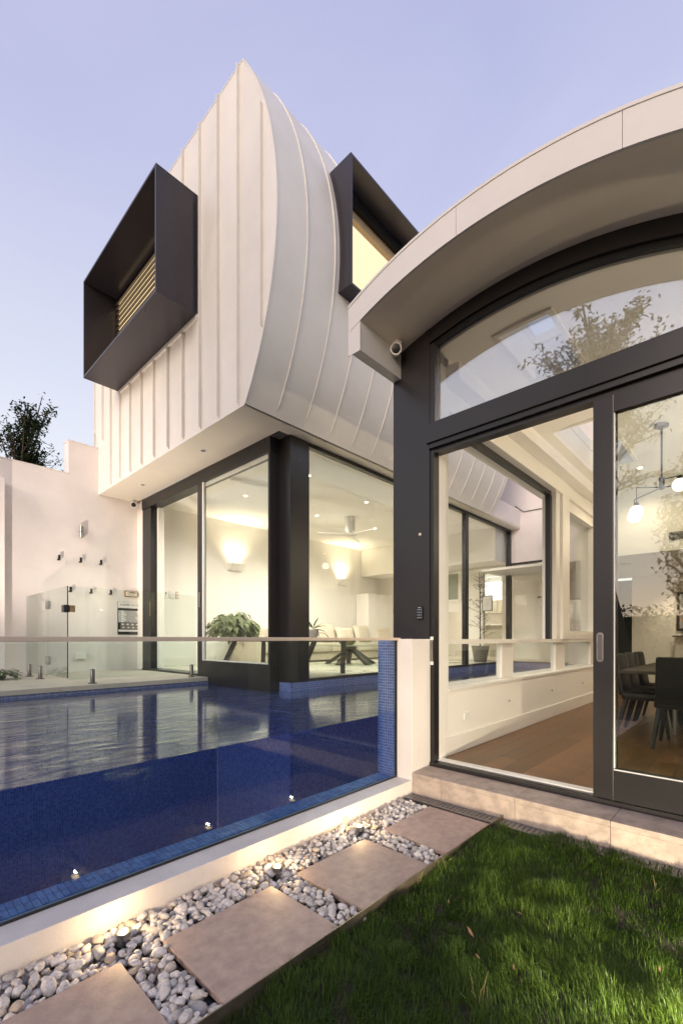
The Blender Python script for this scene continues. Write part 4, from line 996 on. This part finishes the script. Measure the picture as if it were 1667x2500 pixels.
# plants on it
def bushy(name, label, c, pot_r, pot_h, n, spread, h, ln, wd, lm, potm, seed, droop=.4, cat='plant'):
    t = thing(name, label, cat, c); rs = random.Random(seed)
    lathe('pot', [(pot_r*.75, 0), (pot_r, pot_h*.8), (pot_r, pot_h), (pot_r*.88, pot_h), (pot_r*.85, pot_h*.9)], c, potm, t, 20)
    bm = bmesh.new()
    for k in range(n):
        a_ = rs.uniform(0, 6.283); r_ = spread*math.sqrt(rs.random()); z = pot_h + h*(rs.random()**.8)*(1-.55*(r_/spread)**2)
        p = Vector((c[0]+r_*math.cos(a_), c[1]+r_*math.sin(a_), c[2]+z)); d = Vector((math.cos(a_+rs.gauss(0,.5)), math.sin(a_+rs.gauss(0,.5)), rs.uniform(-.3, .7)))
        leaf_quads(bm, p, d, ln*rs.uniform(.7, 1.2), wd*rs.uniform(.7, 1.2), droop)
    bmobj('leaves', bm, lm, t, True); bm = bmesh.new()
    for k in range(14):
        a_ = rs.uniform(0, 6.283); r_ = spread*.7*rs.random(); add_tube(bm, [(c[0], c[1], c[2]+pot_h*.9), (c[0]+r_*.5*math.cos(a_), c[1]+r_*.5*math.sin(a_), c[2]+pot_h+h*.45), (c[0]+r_*math.cos(a_), c[1]+r_*math.sin(a_), c[2]+pot_h+h*.8)], .004, 5)
    bmobj('stems', bm, LEAFG, t); return t
bushy('pot_plant', 'bushy variegated plant behind the left lounge glass', (4.12, 6.28, ZA+.516), .10, .05, 420, .36, .40, .13, .085, LEAFP, POTW, 5, .9)
fp = thing('pot_plant', 'broad-leaved plant in a white pot right of the dark column', 'plant', (4.56, 4.86, ZA+.516))
lathe('pot', [(.06, 0), (.085, .10), (.085, .135), (.075, .135), (.07, .12)], (4.56, 4.86, ZA+.516), POTW, fp, 22)
bm = bmesh.new()
for d, ln, wd in (((.8,-.3,.35), .26, .11), ((.2,-.4,1.1), .24, .07), ((-.6,.2,.9), .22, .08), ((.3,-.9,.4), .22, .10), ((.9,-.6,-.1), .22, .09), ((-.2,.8,.6), .2, .09), ((.5,-.2,-.5), .16, .07), ((.7,-.5,.7), .2, .08)):
    leaf_quads(bm, (4.56, 4.86, ZA+.66), d, ln, wd, .2)
leaf_quads(bm, (4.70, 4.78, ZA+.60), (.8,-.4,-.6), .11, .05, .2)
bmobj('leaves', bm, LEAFG, fp, True); tube('stem', [(4.56, 4.86, ZA+.62), (4.64, 4.82, ZA+.60), (4.72, 4.77, ZA+.60)], .005, LEAFG, fp, 6)
# sapling in a pot at the far end of the lounge glass
tp_ = thing('pot_tree', 'slender young tree in a grey pot at the far end of the lounge', 'plant', (9.35, 4.55, ZA))
lathe('pot', [(.13, 0), (.19, .34), (.20, .36), (.17, .36), (.16, .32)], (9.35, 4.55, ZA), CONC, tp_, 22)
tube('trunk', [(9.35, 4.55, ZA+.3), (9.36, 4.56, ZA+.9), (9.33, 4.55, ZA+1.5), (9.31, 4.56, ZA+2.0)], [.018, .015, .011, .005], BARK, tp_, 8)
bm = bmesh.new(); bl = bmesh.new(); rs = random.Random(21)
for k in range(46):
    z = ZA+.42+1.5*rs.random(); a_ = rs.uniform(0, 6.28); l_ = rs.uniform(.12, .38)*(1.15-.6*(z-ZA-.4)/1.5)
    p0 = Vector((9.345, 4.553, z)); p1 = p0+Vector((math.cos(a_)*l_, math.sin(a_)*l_, l_*rs.uniform(.2, .9)))
    add_tube(bm, [p0, p1], [.005, .002], 4, False)
    for q in range(9):
        f = rs.uniform(.25, 1.05); leaf_quads(bl, p0.lerp(p1, f), (rs.gauss(0,1), rs.gauss(0,1), rs.gauss(.3,.6)), .055, .014, .2)
bmobj('twigs', bm, BARK, tp_); bmobj('leaves', bl, LEAFD, tp_)
# wall sconces, fan, downlights
for k, q in enumerate(((295, 1135), (1080, 1250))):
    p = P(480+q[0]*.3316, 1000+q[1]*.3316, y=8.12)
    t = thing('wall_sconce', ('lit white wedge wall lamp behind the left lounge pane', 'lit white wedge wall lamp above the sofa right of the column')[k], 'light', (p.x, 8.2, p.z), 'lounge wall lamps')
    prism('shade', [(8.199, -.14+p.z), (8.14, -.14+p.z), (8.02, p.z), (8.03, p.z+.004), (8.145, -.128+p.z), (8.199, -.128+p.z)], 'x', p.x-.16, p.x+.16, PLAST, t)
    for s_ in (-1, 1): prism('cheek', [(8.199, p.z-.139), (8.14, p.z-.139), (8.022, p.z), (8.199, p.z)], 'x', p.x+s_*.161, p.x+s_*.166, PLAST, t)
    box('bulb', p.x-.08, p.x+.08, 8.13, 8.155, p.z-.09, p.z-.06, LAMP, t)
    spot('lamp', (p.x, 8.10, p.z-.03), (p.x, 8.14, p.z+1), 50, 125, (1, .82, .55), .9, .05, t)
fx, fy = 6.75, 6.10
fa = thing('ceiling_fan', 'white ceiling fan with short drum motor in the lounge', 'fan', (fx, fy, ZS))
lathe('motor', [(.085, -.30), (.10, -.27), (.105, -.02), (.105, -.003)], (fx, fy, ZS), PLAST, fa, 28)
lathe('rotor', [(.03, -.40), (.12, -.385), (.15, -.36), (.06, -.335), (.03, -.30)], (fx, fy, ZS), PLAST, fa, 28)
for k in range(3):
    a_ = R(25+120*k); bm = bmesh.new(); M_ = Matrix.Rotation(a_, 3, 'Z') @ Matrix.Rotation(R(10), 3, 'X')
    add_box(bm, .12, .66, -.06, .06, -.004, .004, .003)
    for v in bm.verts: v.co.y *= 1-.35*(v.co.x-.12)/.54
    for v in bm.verts: v.co = M_ @ v.co + Vector((fx, fy, ZS-.37))
    bmobj('blade', bm, PLAST, fa)
for k, (x, y) in enumerate(((4.6, 5.0), (4.5, 6.5), (6.2, 5.2), (7.5, 5.2), (7.8, 6.3), (6.2, 6.5))):
    lathe('ceiling_light', [(.05, -.003), (.05, .003), (.034, .003), (.032, .010)], (x, y, ZS-.006), PLAST, ha, 20)
    lathe('ceiling_lens', [(.030, 0), (.030, .002)], (x, y, ZS-.011), LAMP, ha, 14)
    spot('ceiling_lamp', (x, y, ZS-.035), (x, y, 0), 108, 160, (1, .93, .80), .8, .05, ha)
for x, y, z, e in ((11.7, 6.0, 3.05, 90), (11.8, 4.4, 3.05, 70), (10.8, 3.4, 3.05, 70)):
    lathe('ceiling_light', [(.05, -.003), (.05, .003)], (x, y, z+.045), PLAST, ha, 16)
    spot('ceiling_lamp', (x, y, z), (x, y, 0), e, 150, (1, .86, .66), .8, .05, ha)
# switches on the lounge wall, cabinet, picture, thermostat
for k, q in enumerate(((1134, 1546), (1174, 1547), (1210, 1550))):
    p = P(q[0]*.3571, 900+q[1]*.3571, y=8.2)
    t = thing('wall_switch', ('white intercom handset plate on the lounge wall', 'white double power outlet between two plates on the lounge wall', 'narrow bronze switch plate on the lounge wall')[k], 'switch', (p.x, 8.2, p.z))
    w_ = (.045, .05, .03)[k]; box('plate', p.x-w_, p.x+w_, 8.186, 8.201, p.z-.07, p.z+.07, (PLAST, PLAST, BEIGE)[k], t, .004)
    box('rocker', p.x-.014, p.x+.014, 8.182, 8.187, p.z+.012, p.z+.045, (GREYP, SIGNW, SIGNW)[k], t); box('rocker', p.x-.014, p.x+.014, 8.182, 8.187, p.z-.045, p.z-.012, SIGNW, t)
a = P(480+1230*.3316, 1000+1355*.3316, y=7.9)
cb = thing('cabinet', 'tall white cabinet in the back corner of the lounge', 'cabinet', (9.9, 7.9, ZA))
box('carcass', a.x, 10.41, 7.75, 8.18, ZA, a.z, INTRIM, cb, .004); box('door', a.x+.01, a.x+.45, 7.735, 7.7495, ZA+.08, a.z-.02, INTRIM, cb, .003); box('door', a.x+.456, 10.40, 7.735, 7.7495, ZA+.08, a.z-.02, INTRIM, cb, .003)
kb = thing('kitchen_cabinet', 'wall of cabinets with a lit glass front beyond the lounge', 'cabinet', (12.3, 5.2, ZA))
y0 = 5.2
box('carcass', 12.3, 12.59, 4.2, 6.4, ZA, ZA+.9, mat('cab_grey', (.40,.38,.32), .5, var=.1), kb, .004); box('worktop', 12.25, 12.595, 4.2, 6.4, ZA+.901, ZA+.94, INTRIM, kb)
box('upper_cabinet', 12.35, 12.59, 4.2, 6.4, ZA+1.25, ZA+1.62, MATS['cab_grey'], kb); box('lit_cabinet', 12.35, 12.59, 4.2, 6.4, ZA+1.625, ZA+2.15, CABLIT, kb)
for i in range(4): box('door_gap', 12.345, 12.3495, 4.6+i*.45, 4.606+i*.45, ZA+1.25, ZA+2.15, CHAR, kb)
for i in range(5): lathe('jar', [(.05, 0), (.06, .06), (.045, .13), (.02, .14)], (12.38, 4.5+i*.16, ZA+.941), CHAR, kb, 14)
pf = thing('picture_frame', 'small black framed print on the wall behind the young tree', 'picture', (RX-.01, 5.27, 2.1))
q = P(1060+507*.2551, 1060+1620*.2551, x=RX)
box('frame', RX-.02, RX-.0005, q.y-.13, q.y+.13, q.z-.19, q.z+.19, BLACK, pf, .002); box('print', RX-.0225, RX-.0202, q.y-.112, q.y+.112, q.z-.172, q.z+.172, SIGNW, pf)
for i in range(5): box('print_line', RX-.024, RX-.0226, q.y-.06, q.y+.06-.02*(i % 3), q.z+.09-i*.035, q.z+.094-i*.035, GREYP, pf)
for q_, h_, lab, nm in (((1005, 1570), .075, 'white thermostat panel behind the courtyard door', 'thermostat'), ((1005, 1650), .06, 'white light switch below the thermostat', 'light_switch')):
    q = P(1060+q_[0]*.2551, 1060+q_[1]*.2551, x=11.3)
    t = thing(nm, lab, 'thermostat' if nm == 'thermostat' else 'switch', (11.3, q.y, q.z)); w_ = h_*.9 if nm == 'thermostat' else h_*.55
    box('plate', 11.285, 11.301, q.y-w_, q.y+w_, q.z-h_, q.z+h_, PLAST, t, .004)
    if nm == 'thermostat': box('screen', 11.283, 11.2852, q.y-.045, q.y+.045, q.z, q.z+.045, GREYP, t)
    else:
        for i in range(3): box('rocker', 11.282, 11.2852, q.y-.012, q.y+.012, q.z-.04+i*.03, q.z-.02+i*.03, SIGNW, t)

# ------------------------------------------------------------------ lawn
def grassmat():
    m = bpy.data.materials.new('grass_blade'); m.use_nodes = True
    nt = m.node_tree; N = nt.nodes.new; L = nt.links.new; b = nt.nodes['Principled BSDF']; o = nt.nodes['Material Output']
    at = N('ShaderNodeAttribute'); at.attribute_name = 'tone'; cr = N('ShaderNodeValToRGB'); e = cr.color_ramp.elements
    e[0].position = 0; e[0].color = (0.013, 0.030, 0.004, 1); e[1].position = 1; e[1].color = (0.14, 0.18, 0.018, 1)
    k = e.new(.5); k.color = (0.050, 0.098, 0.011, 1); k = e.new(.97); k.color = (0.10, 0.15, 0.022, 1)
    L(at.outputs['Fac'], cr.inputs[0]); L(cr.outputs[0], b.inputs['Base Color']); b.inputs['Roughness'].default_value = .5; b.inputs['Specular IOR Level'].default_value = .25
    t = N('ShaderNodeBsdfTranslucent'); L(cr.outputs[0], t.inputs[0]); mx = N('ShaderNodeMixShader'); mx.inputs[0].default_value = .35
    L(b.outputs[0], mx.inputs[1]); L(t.outputs[0], mx.inputs[2]); L(mx.outputs[0], o.inputs[0]); return m
GRASS = grassmat()
import numpy as np
rg = np.random.default_rng(3)
tv, tf, tt = [], [], []
clumps = []
def in_view(x, y, m=60):
    t = x*_fw[0]+y*_fw[1]; l = x*_rt[0]+y*_rt[1]
    if t < .9: return False
    u = CX+F*l/t; v = HY+F*1.32/t
    return -m < u < PW+m and v < PH+350
ncl = 0
V = []; T = []; cnt = 0
for k in range(27000):
    x = rg.uniform(-1.5, 3.12); y = rg.uniform(-2.2, YE-.02)
    iv = in_view(x, y)
    if not iv and rg.random() > .22: continue
    if x > 3.0 and y > 1.0: continue
    hn = mnoise.noise((x*2.3+4, y*2.3, 1.5)); big = mnoise.noise((x*1.1, y*1.1+9, 4.2))
    n6 = mnoise.noise((x*6.0, y*6.0, 9.1)); h = .034 + .014*max(-.6, hn) + .012*big + .034*max(-.2, n6) + .010*rg.random()
    if (x-1.52)**2+(y+.36)**2 < .02: continue
    lean = np.array([math.cos(hn*5+big*4), math.sin(hn*5+big*4)])*rg.uniform(.1, .75)
    nb = int(rg.integers(13, 22)) if iv else int(rg.integers(6, 10)); z0 = soil_h(min(x, 3.0), y)
    base = rg.normal(0, .016, (nb, 2)) + (x, y)
    ct_ = .5 + .35*hn + rg.normal(0, .10)
    for q in range(nb):
        L_ = h*rg.uniform(.65, 1.35); d = lean + rg.normal(0, .50, 2); wv = rg.uniform(.0007, .0013)*(1 if iv else 2.0)
        n2 = math.hypot(*d)+1e-6; sx_, sy_ = -d[1]/n2*wv, d[0]/n2*wv
        bx, by = base[q]
        if by > YE-.004: by = YE-.004
        m1 = (bx+d[0]*L_*.28, by+d[1]*L_*.28, z0+L_*.60); k2 = 1/math.sqrt(1+.5*n2*n2)
        tip = (bx+d[0]*L_*.85, by+d[1]*L_*.85, z0+L_*(1.0-.25*n2*n2*.6)*k2)
        V += [(bx-sx_, by-sy_, z0-.004), (bx+sx_, by+sy_, z0-.004), (m1[0]+sx_*.8, m1[1]+sy_*.8, m1[2]), (m1[0]-sx_*.8, m1[1]-sy_*.8, m1[2]), tip]
        T.append(min(.99, max(0, ct_ + rg.normal(0, .13)))); cnt += 1
V = np.array(V, dtype=np.float32)
me = bpy.data.meshes.new('grass'); nbld = cnt
me.vertices.add(nbld*5); me.vertices.foreach_set('co', V.ravel())
idx = np.arange(nbld)[:, None]*5
loops = np.hstack([idx+0, idx+1, idx+2, idx+3, idx+3, idx+2, idx+4]).astype(np.int32).ravel()
me.loops.add(len(loops)); me.loops.foreach_set('vertex_index', loops)
ls = np.empty(nbld*2, np.int32); ls[0::2] = np.arange(nbld)*7; ls[1::2] = np.arange(nbld)*7+4
me.polygons.add(nbld*2); me.polygons.foreach_set('loop_start', ls)
me.update(calc_edges=True); me.validate()
at = me.attributes.new('tone', 'FLOAT', 'POINT'); at.data.foreach_set('value', np.repeat(np.array(T, dtype=np.float32), 5))
me.materials.append(GRASS)
link(bpy.data.objects.new('grass', me), None, kind='stuff', label='tufted green lawn grass in front of the pavers and step', category='grass')
# fallen leaves
leafspots = [((1155, 2295), 'curled dry brown leaf lying in the middle of the lawn', .11, 60), ((1093, 2212), 'small dry leaf in the dark grass near the edging', .05, 20), ((1275, 2240), 'small dry twisted leaf in the lawn facing the step', .05, 110),
             ((1022, 2345), 'dry flat leaf in the dark part of the lawn', .05, 170), ((1255, 2378), 'dry stalk-like leaf on the trampled patch of lawn', .06, 30), ((1172, 2350), 'thin dry leaf standing between the grass blades', .06, 80), ((1610, 2382), 'red-brown dry leaf in the bright side of the lawn', .06, 10)]
for (px, py), lab, ln, an in leafspots:
    p = P(px, py, z=-.01)
    bm = bmesh.new(); leaf_quads(bm, (p.x, p.y, .004), (math.cos(R(an)), math.sin(R(an)), .1), ln*.42, ln*.13, -.3)
    bmobj('fallen_leaf', bm, DRYLEAF, None, True, label=lab, category='leaf', group='dry leaves fallen on the lawn')
# weeds with long stems
rs = random.Random(5)
for px, py, lab, n in ((990, 2140, 'thin weed stalks standing on the paver by the edging', 6), (1080, 2115, 'bleached straw tuft at the steel edging', 14), (1340, 2050, 'pale forked weed growing at the end of the drain grate', 5), (1600, 2180, 'tall pale weed stalk in the bright lawn', 4), (1170, 2430, 'patch of pale dead stalks in the lawn', 7)):
    p = P(px, py, z=-.01)
    bm = bmesh.new()
    for k in range(n):
        a_ = rs.uniform(0, 6.28); l_ = rs.uniform(.04, .09); b0 = (p.x+rs.gauss(0,.015), min(p.y+rs.gauss(0,.015), YE-.006), -.05)
        add_tube(bm, [b0, (b0[0]+math.cos(a_)*l_*.25, b0[1]+math.sin(a_)*l_*.25, -.05+l_*.8), (b0[0]+math.cos(a_)*l_*.6, b0[1]+math.sin(a_)*l_*.6, -.05+l_*1.15)], [.0011, .0009, .0005], 4, False)
    bmobj('weed', bm, STRAW, None, label=lab, category='weed')
# garden spike light that rakes the lawn, outside the right edge of the view
gl = thing('garden_spotlight', 'black spike spotlight standing in the lawn, aimed along the step', 'light', (1.52, -0.36, -.05))
tube('spike', [(1.52, -0.36, -.12), (1.52, -0.36, .06)], .010, BLACK, gl, 8)
dv = (Vector((2.75, 1.15, .05))-Vector((1.52, -0.36, .10))).normalized()
hp = Vector((1.52, -0.36, .10))
tube('head', [hp-dv*.10, hp-dv*.09, hp+dv*.03], [.02, .04, .042], BLACK, gl, 18); tube('lens', [hp+dv*.018, hp+dv*.022], .036, LAMP, gl, 16)
spot('lamp', hp+dv*.05, hp+dv*1.0, 190, 90, (1, .86, .58), .9, .03, gl)

# added uplight, out of view, that brightens the boundary wall and soffit
du = thing('added_deck_uplight', 'added out-of-view uplight on the pool deck that brightens the boundary wall and soffit', 'light', (.55, 6.55, ZDK))
tube('stem', [(.55, 6.55, ZDK-.001), (.55, 6.55, ZDK+.06)], .012, BLACK, du, 8)
_p = Vector((.55, 6.55, ZDK+.10)); _d = (Vector((3.1, 7.2, 3.7))-_p).normalized()
tube('head', [_p-_d*.08, _p-_d*.07, _p+_d*.03], [.02, .045, .048], BLACK, du, 18); tube('lens', [_p+_d*.018, _p+_d*.022], .040, LAMP, du, 16)
spot('lamp', _p+_d*.05, _p+_d, 250, 105, (1, .84, .70), .9, .05, du)

# ------------------------------------------------------------------ trees
def tree(name, label, base, h, trunk_r, spread, nbranch, nleaf, lsize, lm, seed, upright=.5, crown0=.35, group=None):
    rs = random.Random(seed); t = thing(name, label, 'tree', base, group)
    b = Vector(base); top = b+Vector((rs.gauss(0,.1)*spread, rs.gauss(0,.1)*spread, h))
    bm = bmesh.new(); tips = []
    mid = b.lerp(top, .5)+Vector((rs.gauss(0,.05)*h, rs.gauss(0,.05)*h, 0))
    add_tube(bm, [b-Vector((0,0,.1)), b.lerp(mid, .5), mid, mid.lerp(top, .6), top], [trunk_r*1.2, trunk_r, trunk_r*.75, trunk_r*.4, trunk_r*.1], 8)
    for k in range(nbranch):
        f = crown0 + (1-crown0)*rs.random()*.9; p0 = b.lerp(mid, f*2) if f < .5 else mid.lerp(top, f*2-1)
        a_ = rs.uniform(0, 6.283); l_ = spread*rs.uniform(.5, 1.0)*(1.15-.55*f)
        d = Vector((math.cos(a_)*(1-upright*.6), math.sin(a_)*(1-upright*.6), upright+rs.uniform(-.1,.35)))
        p1 = p0+d*l_*.5+Vector((0,0,.02*l_)); p2 = p0+d*l_+Vector((0,0,.15*l_))
        add_tube(bm, [p0, p1, p2], [trunk_r*.32, trunk_r*.18, trunk_r*.05], 5, False); tips.append((p0, p1, p2))
        for q in range(3):
            s0 = p1.lerp(p2, rs.random()*.7); s1 = s0+Vector((rs.gauss(0,1), rs.gauss(0,1), .6+upright)).normalized()*l_*.4
            add_tube(bm, [s0, s1], [trunk_r*.10, trunk_r*.03], 4, False); tips.append((s0, s0.lerp(s1,.5), s1))
    bmobj('trunk', bm, BARK, t)
    bl = bmesh.new()
    for k in range(nleaf):
        s = rs.choice(tips); f = rs.random()**.6; p = s[0].lerp(s[1], f*2) if f < .5 else s[1].lerp(s[2], f*2-1)
        p = p+Vector((rs.gauss(0,1), rs.gauss(0,1), rs.gauss(0,1)))*lsize*.9
        leaf_quads(bl, p, (rs.gauss(0,1), rs.gauss(0,1), rs.gauss(.3,.7)), lsize*rs.uniform(.7,1.3), lsize*.45, .2)
    bmobj('crown', bl, lm, t); return t
tree('garden_tree', 'dark leafy tree with upright shoots rising behind the stepped wall', (2.2, 11.0, -.1), 5.25, .12, 1.9, 38, 6500, .075, LEAFD, 4, 1.0, .50)
tree('garden_tree', 'tall loose-crowned tree mirrored in the transom glass', (-4.2, 1.95, -.1), 8.2, .20, 2.6, 50, 9000, .10, LEAFD, 8, .5, .4)
tree('garden_tree', 'feathery tree mirrored in the sliding door glass', (-3.6, .9, -.1), 4.6, .10, 1.5, 34, 3200, .10, LEAFD, 12, .6, .35)
he = thing('garden_hedge', 'dark clipped hedge at the back of the garden, mirrored in the glass', 'hedge', (-6.0, 0, -.12))
rs = random.Random(77); bm = bmesh.new()
for k in range(11000):
    x = -6.0 + rs.gauss(.15, .28); y = rs.uniform(-7, 7); z = 2.1*math.sqrt(rs.random())*(1+.10*mnoise.noise((y*.8, 0, 3)))
    leaf_quads(bm, (x, y, z), (rs.gauss(.5,1), rs.gauss(0,1), rs.gauss(.3,.7)), .11, .05, .2)
bmobj('foliage', bm, LEAFD, he)
box('core', -6.5, -6.0, -7, 7, -.12, 1.85, LEAFD, he)
bm = bmesh.new()
for k in range(18): add_tube(bm, [(-6.0, -6.8+k*.8, -.2), (-6.0+rs.gauss(0,.08), -6.8+k*.8, 1.0), (-6.0+rs.gauss(0,.1), -6.8+k*.8+rs.gauss(0,.1), 1.8)], [.04, .03, .01], 6)
bmobj('stems', bm, BARK, he)
# little plant in the bed at the left end of the deck
bushy('pot_plant', 'low green plant at the foot of the pier', (P(-6, 1660, z=ZDK).x, P(-6, 1660, z=ZDK).y, ZDK), .10, .05, 140, .22, .10, .10, .03, LEAFG, CONC, 31, .5)
